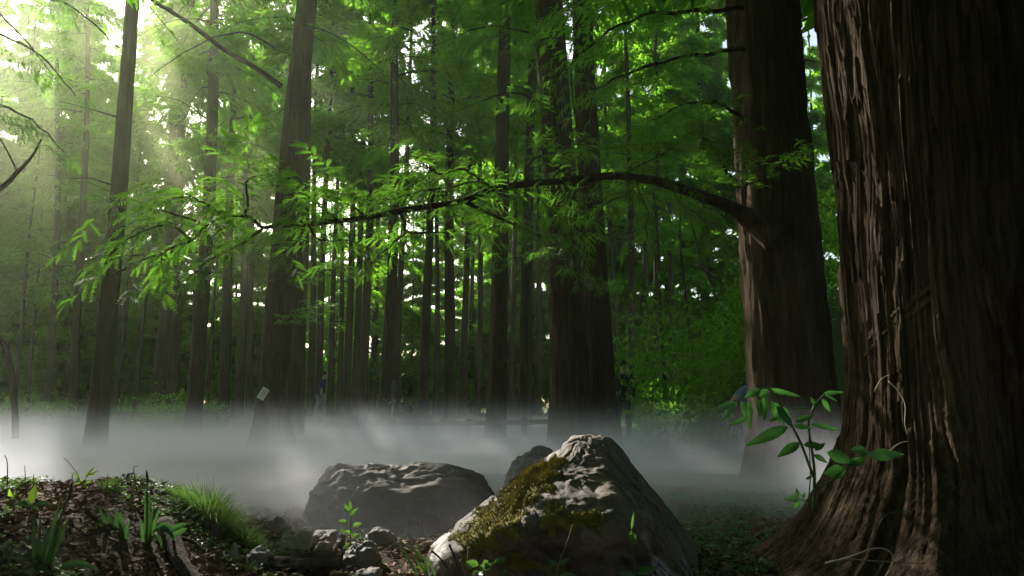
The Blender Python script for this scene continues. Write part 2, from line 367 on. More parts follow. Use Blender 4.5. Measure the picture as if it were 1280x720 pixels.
def crown_arrays(base, lean, H, zb, Rc, nlimb, nleaf, ll, lw, seed, shape=0.7, cull=True, back=0):
    """limbs leave the trunk and carry flat drooping sprays; returns limb builder and leaf arrays in world coordinates"""
    rng = np.random.default_rng(seed)
    mb = MB()
    zs = zb + (H - zb) * np.sort(rng.random(nlimb)) ** 0.9
    az = np.cumsum(np.full(nlimb, 2.4)) + rng.normal(0, 0.5, nlimb)
    fr = np.clip((zs - zb) / (H - zb), 0, 1)
    L = Rc * np.clip(1 - fr, 0.08, 1) ** shape * rng.uniform(0.6, 1.15, nlimb)
    L *= 0.55 + 0.45 * sstep(0, 0.12, fr)
    sl_ = rng.uniform(0.0, 0.45, nlimb); dr = rng.uniform(0.25, 0.6, nlimb)
    b0 = np.stack([base[0] + lean[0] * zs, base[1] + lean[1] * zs, base[2] + zs], 1)
    dirh = np.stack([np.cos(az), np.sin(az), 0 * az], 1)
    def pt(i, t):
        return b0[i] + dirh[i] * (L[i] * t)[:, None] + np.array([0, 0, 1.0]) * (L[i] * (sl_[i] * t - dr[i] * t * t))[:, None]
    for q in range(nlimb):
        t = np.linspace(0, 1, 5); pp = pt(np.full(5, q), t)
        mb.tube(pp, np.linspace(0.012 + 0.010 * L[q], 0.004, 5), 3, cap=False)
    w = L ** 1.3; w /= w.sum()
    li = rng.choice(nlimb, nleaf, p=w); t = 0.12 + 0.88 * rng.random(nleaf) ** 0.75
    side = np.where(rng.random(nleaf) < 0.5, -1.0, 1.0)
    lat = np.stack([-dirh[li, 1], dirh[li, 0], 0 * az[li]], 1) * side[:, None]
    # sprays: quantised side twigs, so that leaves read as layered boughs with gaps
    tq = (np.floor(t * 8) + rng.uniform(0.0, 1.0, nleaf) * 0.7) / 8
    off = rng.random(nleaf) * (0.42 * L[li] * (1.1 - 0.75 * tq)) 
    p = pt(li, tq) + lat * off[:, None] + dirh[li] * (off * 0.5)[:, None]
    p[:, 2] -= off * off * 0.35 + rng.normal(0, 0.05, nleaf) * (1 + L[li] * 0.5)
    p[:, :2] += rng.normal(0, 0.05, (nleaf, 2))
    D = unit(lat * 0.6 + dirh[li] * 0.8 + rng.normal(0, 0.45, (nleaf, 3)) + np.array([0, 0, -0.35]))
    N = unit(np.array([0, 0, 1.0]) + rng.normal(0, 0.42, (nleaf, 3)))
    N = unit(N - D * (N * D).sum(1)[:, None])
    keep = (sun_open(p, rng) & sky_gaps(p, rng) & (p[:, 2] > gz(p[:, 0], p[:, 1]) + 0.1)) if cull else p[:, 2] > 0.1
    if back: keep &= (p[:, 1] > base[1] + lean[1] * (p[:, 2] - base[2]) + 0.1) | (rng.random(len(p)) < 0.22) | (p[:, 2] > back)
    p, D, N = p[keep], D[keep], N[keep]; n = len(p)
    sc = rng.uniform(0.65, 1.3, n)
    tint = np.clip(0.5 + 0.22 * rng.normal(size=n) + 0.5 * vnoise(p * 0.6, 31), 0, 1)
    return mb, leaf_quads(p, D, N, ll * sc, lw * sc, tint)

def crown_onto(root, arrays, mat, limb_mat=None):
    mb, (V, T, tint) = arrays
    o = root.location
    if mb.V:
        lm = mb.mesh('limbs', limb_mat or M['bark_far']); lm.transform(Matrix.Translation(-Vector(o))); link('limbs', lm, root, kind='stuff')
    me = make_mesh('crown', V - np.array(o)[None], [T], mat, False, {'tint': tint})
    link('crown', me, root, kind='stuff')

def forest_tree(px480, px100, wpx, Y, label, H=None, zb=None, Rc=2.3, nl=46, nleaf=9000, ll=0.24, lw=0.085, seed=1, group='slim straight trunks of the forest', name='redwood_tree', detail=0, flare=0.18, cat='tree', mats=('bark_far', 'leaf_far')):
    p0 = at(px480, 480, Y); p1 = at(px100, 100, Y)
    lx = (p1.x - p0.x) / (p1.z - p0.z)
    g = gzf(p0.x, Y)
    bx = p0.x - lx * (p0.z - g)
    ly = 0.012 * math.sin(seed * 1.7)
    r0 = wpx * Y / F / 2
    root = thing(name, label, cat, (bx, Y, g), group)
    rng = random.Random(seed)
    H = H or rng.uniform(20, 26)
    A1, ph = rng.uniform(0.03, 0.09), rng.uniform(0, 6)
    cx = lambda z: (lx * z + A1 * np.sin(z * 0.35 + ph) - A1 * math.sin(ph), ly * z + A1 * np.cos(z * 0.3 + ph) - A1 * math.cos(ph))
    r = lambda z: r0 * np.clip(1.04 - z / H * 0.9, 0.06, 2)
    seg, rings, amp = ((14, 26, r0 * 0.06), (56, 90, r0 * 0.09), (104, 120, r0 * 0.10))[detail]
    me, _ = trunk_mesh('trunk', M[mats[0]], H, cx, r, seg, rings, amp, (3.0, 5.0, 7.0)[detail], flare, 0.55, seed, zpow=1.6 if detail else 1.3)
    link('trunk', me, root)
    db = MB()
    for q in range(rng.randint(6, 11)):      # dead branch stubs below the crown
        z_ = rng.uniform(1.4, (zb or 3.0) + 3.0); a_ = rng.uniform(0, 6.28); ln = rng.uniform(0.25, 1.5) * min(1, 0.5 + Y / 50); c_ = cx(np.array([z_])); r_1 = float(r(z_))
        d_ = Vector((math.cos(a_), math.sin(a_), rng.uniform(-0.25, 0.5))); p_ = Vector((float(c_[0][0]), float(c_[1][0]), z_)) + d_ * r_1 * 0.7
        db.tube([p_, p_ + d_ * ln * 0.5 + Vector((0, 0, rng.uniform(-.05, .1))), p_ + d_ * ln + Vector((0, 0, rng.uniform(-.25, .15)))], [0.014 + 0.02 * r0, 0.010, 0.004], 4)
    link('dead_branches', db.mesh('dead_branches', M['bark_far']), root, kind='stuff')
    crown_onto(root, crown_arrays((bx, Y, g), (lx, ly), H, zb if zb is not None else 3.0, Rc, nl, nleaf, ll, lw, seed, back=0.9 * Y * 0.5), M[mats[1]])
    return root

G0 = 'slim straight trunks of the forest'
TREES = [
 # px480 px100 w  Y   label, zb, nleaf
 (62, 70, 9, 34, 'very slim dark trunk, leftmost of the straight trunks', 2.0, 9000),
 (93, 107, 11, 29, 'slim dark trunk second from the left edge, in front of shaded undergrowth', 3.0, 10000),
 (126, 161, 22, 14.5, 'leaning medium trunk beside the bright gap in the canopy at upper left', 10.0, 9000),
 (198, 216, 16, 27, 'dark trunk under the sunbeams, left one of a close pair', 6.0, 10000),
 (217, 238, 14, 24.5, 'dark trunk under the sunbeams, right one of a close pair', 6.0, 10000),
 (244, 262, 18, 20, 'straight trunk crossed by the diagonal bough, just right of the sunbeams', 7.5, 10000),
 (281, 296, 13, 27, 'slim trunk left of the white notice, next to a thinner one', 4.0, 10000),
 (299, 309, 11, 32, 'thin trunk behind and left of the white notice', 2.5, 9000),
 (312, 316, 9, 38, 'faint thin trunk right behind the white notice', 1.5, 9000),
 (371, 379, 18, 19, 'trunk half hidden behind the thick flared trunk with the notice', 8.0, 9000),
 (388, 397, 9, 33, 'thin trunk touching its neighbour, right of the thick flared trunk', 2.0, 9000),
 (399, 413, 10, 30, 'thin leaning trunk beside a person in dark blue', 3.0, 9000),
 (414, 430, 8, 36, 'very thin trunk against the bright green gap right of the thick flared trunk', 1.5, 9000),
 (433, 441, 10, 34, 'thin hazy trunk between two bright green gaps', 1.5, 9000),
 (453, 461, 12, 28, 'straight slim trunk behind the tip of the long branch', 4.0, 10000),
 (466, 471, 8, 40, 'faint thin trunk close behind a straight slim one', 1.0, 9000),
 (481, 493, 15, 23, 'straight trunk above the person with the brown bag', 6.0, 10000),
 (495, 511, 9, 32, 'thin trunk leaning right towards the bright patch at the top', 2.5, 9000),
 (530, 538, 12, 27, 'slim trunk just right of the bright patch at the top', 4.0, 10000),
 (562, 567, 15, 29, 'hazy trunk in front of the low rail, under the long branch', 3.0, 10000),
 (597, 605, 8, 36, 'thin dark trunk standing between two thicker ones behind the rail', 1.5, 9000),
 (621, 633, 22, 19, 'medium brown trunk left of the twin trunks', 7.5, 10000),
 (656, 667, 17, 25, 'dim greenish trunk just left of the twin trunks', 5.0, 10000),
 (672, 680, 9, 36, 'thin trunk squeezed behind the left twin trunk', 1.5, 9000),
 (788, 782, 10, 30, 'slim trunk in the sky gap right of the twin trunks', 3.0, 10000),
 (807, 806, 8, 34, 'thin trunk between the twin trunks and the arching branch', 2.0, 9000),
]
for k, (a, b, w, Yd, lab, zb, nl_) in enumerate(TREES):
    ll = 0.17 + 0.0035 * Yd
    forest_tree(a, b, w, Yd, lab, zb=max(zb, 0.36 * Yd - (3.0 if Yd > 30 else 0.5)) if k % 3 else zb + 1.5, nleaf=int(nl_ * 1.2), ll=ll, lw=ll * 0.34, Rc=2.6 if Yd < 26 else 2.8, seed=20 + k, mats=('bark_far', 'leaf_far'), detail=1 if Yd < 24 else 0)

# distant trees that fill the depth of the wood: four kinds of tree, copied
def template_tree(H, zb, Rc, nl, nleaf, ll, lw, seed, r0, mats, culled=False):
    root = bpy.data.objects.new('redwood_tree', None)
    me, _ = trunk_mesh('trunk', M['bark_far'], H, lambda z: (0.05 * np.sin(z * 0.4 + seed), 0.05 * np.cos(z * 0.33 + seed)), lambda z: r0 * np.clip(1.05 - z / H * 0.92, 0.05, 2), 12, 22, 0.01, 3.0, 0.3, 0.5, seed)
    mb, (V, T, tint) = crown_arrays((0, 0, 0), (0, 0), H, zb, Rc, nl, nleaf, ll, lw, seed, cull=False)
    return me, mb.mesh('limbs', M['bark_far']), make_mesh('crown', V, [T], M[mats], False, {'tint': tint})
def place_tree(tp, x, y, rz, sc, label, group):
    root = thing('redwood_tree', label, 'tree', (x, y, gzf(x, y)), group); root.rotation_euler = (0, 0, rz); root.scale = (sc, sc, sc)
    link('trunk', tp[0], root); link('limbs', tp[1], root, kind='stuff'); link('crown', tp[2], root, kind='stuff'); return root
rng0 = random.Random(5)
FT = [template_tree(23, 0.6, 3.2, 64, 52000, 0.30, 0.11, 90 + k, 0.19, 'leaf_far') for k in range(4)]
far_px = [(-175, 42), (-120, 49), (-80, 41.5), (-45, 47), (0, 51), (25, 41.5), (58, 50), (85, 42), (112, 53), (140, 49), (175, 53), (222, 52), (250, 47), (275, 53), (300, 42), (-140, 44), (-100, 47), (-60, 43), (-25, 49), (10, 44), (40, 47), (70, 43), (95, 50), (128, 46), (150, 52), (205, 48), (240, 44), (262, 50), (285, 43), (310, 47), (335, 51), (365, 44), (395, 48), (425, 52), (455, 44), (478, 48), (500, 53), (545, 45), (565, 50), (590, 43), (615, 48), (640, 45), (665, 51), (690, 44), (720, 48), (750, 43), (772, 52), (805, 46), (835, 42), (860, 48), (885, 43), (910, 50), (940, 44), (970, 48), (1000, 42), (1030, 47), (1060, 43), (1120, 46), (1200, 44), (1300, 46)]
FS = [template_tree(23, 0.8, 3.1, 56, 25000, 0.31, 0.115, 190 + k, 0.17, 'leaf_far') for k in range(3)]
for k, (p_, Yd) in enumerate(far_px):
    if 215 < p_ < 610 and Yd > 46: continue        # the wood thins out there and light comes in from behind
    place_tree(FS[k % 3] if 215 < p_ < 610 or (k % 2 and p_ > 610) else FT[k % 4], (p_ - 640) / F * Yd, Yd, rng0.uniform(0, 6.2), rng0.uniform(0.9, 1.15) * (1.3 if 820 < p_ < 900 else 0.9 if -110 < p_ < 120 else 0.85 if 120 <= p_ < 215 else 0.62 if 215 < p_ < 600 and Yd > 43.5 else 1), 'thin far trunk fading into the green backdrop of the wood', 'far trunks of the backdrop')
for k, (p_, Yd, sc_) in enumerate([(-130, 52, 1.25), (-85, 55, 1.28), (-40, 51, 1.22), (5, 54, 1.3), (48, 51, 1.25), (90, 55, 1.3), (125, 57, 1.2), (158, 56, 1.05)]):
    place_tree(FT[(k + 1) % 4], (p_ - 640) / F * Yd, Yd, rng0.uniform(0, 6.2), sc_, 'thin far trunk fading into the green backdrop of the wood', 'far trunks of the backdrop')
PT = template_tree(25, 12.0, 2.3, 44, 12000, 0.28, 0.10, 97, 0.14, 'leaf_far')
for k, (p_, Yd) in enumerate([(24, 33), (42, 38), (150, 31), (174, 36), (262, 34), (335, 36), (426, 38), (443, 35), (546, 36), (580, 33), (641, 36), (770, 37), (820, 33), (843, 37)]):
    o_ = place_tree(PT, (p_ - 640) / F * Yd, Yd, rng0.uniform(0, 6.2), rng0.uniform(0.85, 1.1) * (0.6 if p_ < 330 else 1), 'pole-thin dark bare trunk in the crowded middle of the wood', 'pole-thin trunks')
    o_.rotation_euler = (rng0.gauss(0, 0.012), rng0.gauss(0, 0.02), o_.rotation_euler[2])
for k, (x_, y_) in enumerate([(-9, -9), (-4, -12), (1, -10), (5, -13), (9, -9), (14, -3), (13, 3), (17, 9), (14, 14), (19, 18), (-14, -4), (-17, 2), (-13, 4), (-19, 9), (-16, 13), (11.5, 8.5), (-21, 17), (23, 25)]):
    place_tree(FT[k % 4], x_, y_, rng0.uniform(0, 6.2), rng0.uniform(0.9, 1.15), 'leafy forest tree outside the picture, closing the wood round the clearing', 'trees closing the wood')
for k, (p_, Yd) in enumerate([(135, 44), (165, 50), (195, 42), (215, 47), (420, 44), (515, 44), (783, 46), (155, 42), (205, 43), (775, 43)] + [(-170 + 1500 * (q + rng0.random()) / 44, rng0.uniform(50, 60)) for q in range(44)] + [(225 + 395 * (q + rng0.random()) / 22, rng0.uniform(43, 50)) for q in range(22)] + [(262 + 36 * q + 14 * rng0.random(), rng0.uniform(51, 55)) for q in range(18)]):
    place_tree(FS[k % 3] if 215 < p_ < 630 or k >= 76 else FT[k % 4], (p_ - 640) / F * Yd, Yd, rng0.uniform(0, 6.2), rng0.uniform(0.36, 0.62) * (1.5 if k >= 76 else 0.6 if 150 < p_ < 620 and Yd > 50 else 1), 'young leafy tree low in the green backdrop at the far edge of the wood', 'young trees at the far edge')

# thick trunk with the notice
t10 = forest_tree(345, 373, 33, 15.5, 'thick flared trunk bearing the white notice, standing in the fog', H=27, zb=9.5, nleaf=9000, ll=0.19, lw=0.065, Rc=3.0, seed=61, detail=2, flare=0.75, group=None, mats=('bark', 'leaf_mid'))
# twin trunks
t27 = forest_tree(712, 698, 45, 15.0, 'left twin trunk with pale sunlit bark along its left edge', H=27, zb=8.5, nleaf=9000, ll=0.19, lw=0.065, Rc=3.2, seed=62, detail=2, flare=0.3, group=None, mats=('bark', 'leaf_mid'))
t28 = forest_tree(752, 738, 33, 15.5, 'right twin trunk, slimmer and darker, touching the left one', H=26, zb=8.5, nleaf=9000, ll=0.19, lw=0.065, Rc=3.2, seed=63, detail=2, flare=0.3, group=None, mats=('bark', 'leaf_mid'))
# big second trunk at right
t32 = forest_tree(990, 964, 99, 9.5, 'big dark trunk left of the giant, source of the long arching branch', H=30, zb=6.5, nleaf=20000, ll=0.17, lw=0.06, Rc=4.6, nl=60, seed=64, detail=2, flare=0.24, group=None, mats=('bark', 'leaf_mid'))
# trees just outside the frame whose crowns roof the place
for k, (x_, y_, lab) in enumerate([(-6.6, 8.0, 'tree past the left edge whose dark crooked limbs reach into view'), (-5.0, -2.5, None), (1.5, -3.5, None), (-1.5, -6.5, None), (4.2, -5.0, None), (6.2, -1.5, None), (7.0, 8.5, None), (-9.0, 3.0, None), (10.5, 4.0, None)]):
    g = gzf(x_, y_)
    root = thing('redwood_tree', lab or 'forest tree outside the picture that shades the clearing', 'tree', (x_, y_, g), None if lab else 'trees round the clearing')
    me, _ = trunk_mesh('trunk', M['bark_far'], 22, lambda z: (0 * z, 0 * z), lambda z: 0.3 * np.clip(1.05 - z / 22, 0.05, 2), 14, 24, 0.02, 3.0, 0.4, 0.5, 200 + k)
    link('trunk', me, root)
    if lab: crown_onto(root, crown_arrays((x_, y_, g), (0, 0), 22, 5.5, 4.5, 60, 26000, 0.12, 0.036, 300 + k), M['leaf_mid'])
    elif x_ > 5: crown_onto(root, crown_arrays((x_, y_, g), (0, 0), 22, 4.5, 5.0, 60, 16000, 0.34, 0.15, 300 + k), M['leaf_mid'])
    else:
        if 'OT' not in globals(): OT = template_tree(22, 4.0, 5.5, 70, 40000, 0.36, 0.17, 299, 0.3, 'leaf_mid')
        link('limbs', OT[1], root, kind='stuff'); link('crown', OT[2], root, kind='stuff')
    if lab: left_tree = root

def bough(mb, pts, r0, r1, seg=7, sub=4, jit=0.0, rg=None):
    pts = [Vector(p) for p in pts]; out = []
    for k in range(len(pts) - 1):
        p0, p1, p2, p3 = pts[max(k - 1, 0)], pts[k], pts[k + 1], pts[min(k + 2, len(pts) - 1)]
        for s_ in range(sub):
            t = s_ / sub
            q = 0.5 * ((2 * p1) + (p2 - p0) * t + (2 * p0 - 5 * p1 + 4 * p2 - p3) * t * t + (3 * p1 - p0 - 3 * p2 + p3) * t ** 3)
            out.append(q)
    out.append(pts[-1])
    if jit:
        out = [o + Vector((rg.gauss(0, jit), rg.gauss(0, jit), rg.gauss(0, jit))) if 0 < k < len(out) - 1 else o for k, o in enumerate(out)]
    n = len(out); mb.tube(out, np.linspace(r0, r1, n), seg)
    return out
def child_tube(name, root, paths, mat, seg=7, **kw):
    mb = MB()
    for pts, r0, r1 in paths: bough(mb, pts, r0, r1, seg)
    me = mb.mesh(name, mat); me.transform(Matrix.Translation(-root.location)); return link(name, me, root, **kw)

child_tube('branch', t10, [([at(352, 108, 15.4), at(318, 84, 15.0), at(280, 62, 14.6), at(235, 28, 14.2), at(190, 0, 13.8), at(150, -30, 13.5)], 0.055, 0.03)], M['bark'])
child_tube('branch', left_tree, [([at(-60, 260, 8), at(0, 236, 8.2), at(22, 215, 8.3), at(40, 196, 8.4), at(52, 174, 8.5)], 0.035, 0.008), ([at(22, 215, 8.3), at(10, 190, 8.2), at(-5, 165, 8.2)], 0.012, 0.005)], M['bark'])
cs = thing('bent_stem', 'dark curved leafless stem bending in from the left edge', 'sapling', at(20, 545, 13))
child_tube('stem', cs, [([at(20, 548, 13), at(19, 510, 13), at(15, 465, 13), at(5, 430, 13), at(-15, 408, 13)], 0.055, 0.04)], M['bark_far'])
# leaning saplings in the dim green at right
for k, (pts, r0, lab) in enumerate([
    ([(832, 500), (826, 400), (822, 300), (815, 220)], 0.05, 'thin upright sapling right of the twin trunks'),
    ([(868, 470), (858, 380), (850, 300), (852, 230)], 0.045, 'thin sapling with a slight bend in the dim green thicket'),
    ([(915, 430), (895, 370), (875, 320), (862, 265)], 0.05, 'sapling leaning left, beside the big dark trunk'),
    ([(872, 330), (888, 345), (905, 350), (918, 375)], 0.03, 'fallen dead bough caught in the thicket left of the big trunk')]):
    Yd = 19 + 1.5 * k
    root = thing('sapling', lab, 'sapling', at(*pts[0], Yd))
    child_tube('stem', root, [([at(*p, Yd) for p in pts], r0, r0 * 0.4)], M['bark_far'])

# ------------------------------------------------------------------ undergrowth of the far wood
def leaf_cloud(name, spots, ll, lw, mat, seed, label=None, cat=None, kind='stuff'):
    rng = np.random.default_rng(seed); Ps = []
    for (x, y, w_, h_, n) in spots:
        a = rng.random(n) * 2 * math.pi; rr = np.sqrt(rng.random(n)) * w_
        hh = h_ * rng.random(n) ** 0.8 * np.sqrt(np.clip(1 - (rr / w_) ** 2 * 0.8, 0, 1))
        hh = np.floor(hh / 0.3) * 0.3 + rng.normal(0, 0.06, n)
        px_, py_ = x + rr * np.cos(a), y + rr * np.sin(a)
        Ps.append(np.stack([px_, py_, gz(px_, py_) + 0.05 + np.abs(hh)], 1))
    P_ = np.vstack(Ps); keep = sky_gaps(P_, rng); P_ = P_[keep]
    n = len(P_)
    P_ = P_[fbm(P_ * 0.9, 41, 2) > -0.45]; n = len(P_)
    D = unit(rng.normal(0, 1, (n, 3)) + np.array([0, 0, -0.25])); N = unit(np.array([0, 0, 1.0]) + rng.normal(0, 0.5, (n, 3))); N = unit(N - D * (N * D).sum(1)[:, None])
    sc = rng.uniform(0.6, 1.35, n); tint = np.clip(0.45 + 0.2 * rng.normal(size=n) + 0.5 * vnoise(P_ * 0.5, 8), 0, 1)
    V, T, tt = leaf_quads(P_, D, N, ll * sc, lw * sc, tint)
    return link(name, make_mesh(name, V, [T], mat, False, {'tint': tt}), kind=kind)
rg = random.Random(12); spots = []
for k in range(50):
    Yd = rg.uniform(40, 56); p_ = rg.uniform(-150, 1400)
    spots.append(((p_ - 640) / F * Yd, Yd, rg.uniform(1.2, 2.6), rg.uniform(1.5, 6.0), 900))
leaf_cloud('undergrowth', spots, 0.34, 0.14, M['leaf_far'], 51)
spots = []
for k in range(40):
    Yd = rg.uniform(21, 28); p_ = rg.choice([rg.uniform(-150, 250), rg.uniform(800, 1150)])
    spots.append(((p_ - 640) / F * Yd, Yd, rg.uniform(0.7, 1.5), rg.uniform(0.5, 1.5), 500))
for k in range(26):
    Yd = rg.uniform(15, 24); p_ = rg.uniform(800, 1060)
    spots.append(((p_ - 640) / F * Yd, Yd, rg.uniform(0.8, 1.6), rg.uniform(1.5, 4.5), 700))
spots = [(a_, b_, c_, d_, int(e_ * 1.15)) for a_, b_, c_, d_, e_ in spots]
leaf_cloud('thicket_foliage', spots, 0.125, 0.05, M['leaf_mid'], 52)

# ------------------------------------------------------------------ the long branch
def spray_arrays(seed, nf=8, fl=0.10, np_=7, simple=False):
    """a twig with pinnate fronds hanging on both sides; about 30 cm long, along +X, up +Z"""
    rng = random.Random(seed); mb = MB(); V, Q, A = [], [], []
    Lt = 0.045 * nf * 0.75
    tw = [(Lt * t, 0.012 * math.sin(t * 3 + seed), -0.05 * t * t) for t in (0, .33, .66, 1)]
    twV = tw
    def frond(p, d, dn, L, wd):
        d = Vector(d).normalized(); s = d.cross(Vector(dn)).normalized(); n = s.cross(d).normalized()
        t0 = rng.random()
        for q in range(np_):
            f = (q + 0.5) / np_
            c = Vector(p) + d * (L * f) + Vector((0, 0, -1)) * (0.45 * L * f * f)
            w_ = wd * (math.sin(math.pi * (0.12 + 0.80 * f)) ** 0.7) * rng.uniform(0.85, 1.1)
            for sg in (-1, 1):
                o = s * (sg * w_) + d * (w_ * 0.45) + n * (0.12 * w_) + Vector((0, 0, -1)) * (0.15 * w_)
                h = d * (L / np_ * 0.52)
                b = len(V)
                if simple:
                    V.extend([c - h * 1.1, c + o * 0.6 - h * 1.1, c + o * 1.05, c + h * 1.1]); Q.append((b, b + 1, b + 2, b + 3)); A.extend([min(1, max(0, t0 + rng.gauss(0, .08)))] * 4); continue
                V.extend([c - h * 0.9, c + o * 0.55 - h * 0.95, c + o, c + o * 0.5 + h * 0.9, c + h * 0.9])
                Q.append((b, b + 1, b + 2, b + 3)); A.extend([min(1, max(0, t0 + rng.gauss(0, .1)))] * 5)
                Q.append((b, b + 3, b + 4, b + 4))
    for k in range(nf):
        t = (k + 0.7) / nf; sg = -1 if k % 2 else 1
        p = Vector((Lt * t, 0.012 * math.sin(t * 3 + seed), -0.05 * t * t))
        yaw = sg * rng.uniform(0.7, 1.25) * (1.1 - 0.6 * t)
        d = Vector((math.cos(yaw), math.sin(yaw), rng.uniform(-0.4, 0.15)))
        frond(p, d, (rng.gauss(0, .25), rng.gauss(0, .25), 1), fl * rng.uniform(0.75, 1.2), fl * rng.uniform(0.15, 0.2))
    frond(Vector(tw[-1]), Vector((1, rng.uniform(-.3, .3), -0.35)), (0, 0, 1), fl * 1.1, fl * 0.17)
    Vn = np.array([tuple(v) for v in V]); Qn = np.array(Q)
    quads = Qn[Qn[:, 2] != Qn[:, 3]]; tris = Qn[Qn[:, 2] == Qn[:, 3]][:, :3]
    return Vn, quads, tris, np.array(A), twV
SPR = [spray_arrays(k, rnd.choice([6, 7, 8, 9]), 0.098) for k in range(9)]
SPC = [spray_arrays(40 + k, rnd.choice([6, 7, 8]), 0.10, 5, True) for k in range(9)]
spray_me = []
for k, (V_, Q_, T_, A_, tw_) in enumerate(SPR):
    mb = MB(); mb.add(V_, Q_, T_, A_); spray_me.append(mb.mesh('leaf_spray', M['leaf_near'], False))

def Ydepth(px): return float(np.interp(px, [120, 200, 330, 490, 620, 800, 935, 1000], [4.5, 4.7, 5.1, 5.8, 6.7, 8.0, 9.2, 9.0]))
def P2(lst, dY=0.0): return [at(x, y, Ydepth(x) + dY) for x, y in lst]
MAIN = [(975, 300), (938, 274), (910, 258), (880, 246), (840, 232), (800, 222), (760, 221), (720, 225), (670, 229), (620, 236), (585, 250), (545, 258), (500, 265), (460, 273), (424, 276), (385, 282), (350, 282), (328, 285), (311, 272), (283, 272), (258, 283), (239, 300), (217, 306), (203, 317), (203, 333)]
BR = [  # side twigs in photograph pixels, with start radius
 ([(613, 235), (591, 218), (576, 211), (551, 218), (538, 211), (524, 203), (505, 207)], 0.016, 0.0),
 ([(610, 236), (598, 225), (567, 234), (527, 239), (496, 248), (462, 251)], 0.014, -0.2),
 ([(500, 266), (506, 279), (508, 290), (544, 291), (576, 290), (600, 296)], 0.014, -0.1),
 ([(508, 290), (487, 308), (467, 326), (452, 345)], 0.010, -0.15),
 ([(580, 252), (620, 271), (664, 290), (690, 300)], 0.022, 0.5),
 ([(660, 229), (658, 212), (676, 194), (727, 190), (757, 186), (810, 180), (843, 181)], 0.012, -0.3),
 ([(775, 221), (782, 216), (832, 191), (860, 169), (904, 141)], 0.016, 0.2),
 ([(308, 271), (311, 253), (306, 231), (317, 222), (340, 218)], 0.010, -0.1),
 ([(328, 286), (306, 303), (261, 325), (235, 350)], 0.011, -0.15),
 ([(785, 223), (785, 241), (766, 250), (742, 262)], 0.012, -0.2),
 ([(795, 224), (799, 241), (811, 266), (807, 288), (815, 310)], 0.010, -0.2),
 ([(727, 226), (720, 247), (724, 260), (713, 285), (718, 310)], 0.010, -0.3),
 ([(424, 276), (405, 262), (385, 245), (362, 236)], 0.010, 0.2),
 ([(283, 272), (262, 258), (238, 246), (215, 250)], 0.008, -0.1),
 ([(239, 300), (215, 280), (190, 285), (160, 300), (135, 318)], 0.009, -0.1),
 ([(258, 283), (222, 268), (190, 262), (172, 270)], 0.007, 0.1),
 ([(385, 282), (400, 300), (430, 300), (450, 306)], 0.008, -0.2),
 ([(460, 273), (440, 258), (415, 250), (395, 225)], 0.009, 0.1),
 ([(203, 317), (180, 325), (150, 340), (130, 352)], 0.007, -0.1),
 ([(720, 225), (690, 205), (668, 170), (655, 150)], 0.010, 0.3),
 ([(840, 232), (850, 255), (875, 270), (890, 300)], 0.009, -0.4),
 ([(670, 229), (680, 255), (705, 270), (735, 275)], 0.010, -0.4),
]
br = MB(); mb_main = bough(br, P2(MAIN), 0.115, 0.008, 9, 4)
n_ = len(mb_main)
# thinner profile of the main limb: rebuild with its own taper
br = MB(); rad = np.interp(np.linspace(0, 1, n_), [0, 0.075, 0.22, 0.4, 0.6, 0.75, 1], [0.20, 0.072, 0.042, 0.027, 0.017, 0.010, 0.004])
pp = np.array([tuple(p) for p in mb_main]); pp += 0.012 * np.stack([vnoise(pp * 3, 1), vnoise(pp * 3, 2), vnoise(pp * 3, 3)], 1)
br.tube(pp, rad, 10)
me = br.mesh('branch', M['bark']); me.transform(Matrix.Translation(-t32.location))
branch = link('branch', me, t32, label='long thin branch arching left across the picture with bright green leaves')
tw = MB(); twig_pts = []
main_tip = [Vector(p) for p in pp]
for lst, r0, dY in BR:
    pts = P2(lst); d0 = len(pts)
    pts = [p + (p - Vector((0, 0, CAM_H))).normalized() * (dY * k / (d0 - 1)) for k, p in enumerate(pts)]
    twig_pts.append(bough(tw, pts, r0, 0.003, 5, 4, 0.004, rnd))
twig_pts.append(main_tip[int(n_ * 0.52):])
me = tw.mesh('twigs', M['twig']); me.transform(Matrix.Translation(-t32.location))
tw_o = link('twigs', me, branch, kind='stuff')
# sprays: the larger ones are parts of the branch, the finer filling foliage is one mass
slots = []
for pts in twig_pts:
    acc = 0.0
    for k in range(1, len(pts)):
        seg = pts[k] - pts[k - 1]; ln = seg.length; s0 = 0.0
        while acc + (ln - s0) >= 0.05:
            s0 += 0.05 - acc; acc = 0.0
            slots.append((pts[k - 1] + seg * (s0 / ln), seg.normalized(), k / len(pts)))
        acc += ln - s0
rnd.shuffle(slots)
tl = t32.location
def spray_matrix(p, d, rg_, spread=1.0):
    side = rg_.choice((-1, 1)); up = Vector((0, 0, 1))
    lat = d.cross(up).normalized() * side
    x = (d * rg_.uniform(0.2, 0.9) + lat * rg_.uniform(0.4, 1.0) * spread + up * rg_.uniform(-0.15, 0.3)).normalized()
    y = up.cross(x).normalized(); z = x.cross(y)
    rot = Matrix((x, y, z)).transposed().to_4x4() @ Matrix.Rotation(rg_.gauss(0, 0.35), 4, 'X')
    return Matrix.Translation(p) @ rot @ Matrix.Scale(rg_.uniform(0.55, 1.0), 4)
def lit_ok(p):
    k = (p.z - 0.6) / SUN[2]; qx, qy = p.x - SUN[0] * k, p.y - SUN[1] * k
    return not (((qx - 0.28) / 0.75) ** 2 + ((qy - 4.3) / 0.5) ** 2 < 1 or (abs(qx - 2.5) < 0.5 and qy < 3.3 and rnd.random() < 0.6))
slots = [q for q in slots if lit_ok(q[0])]
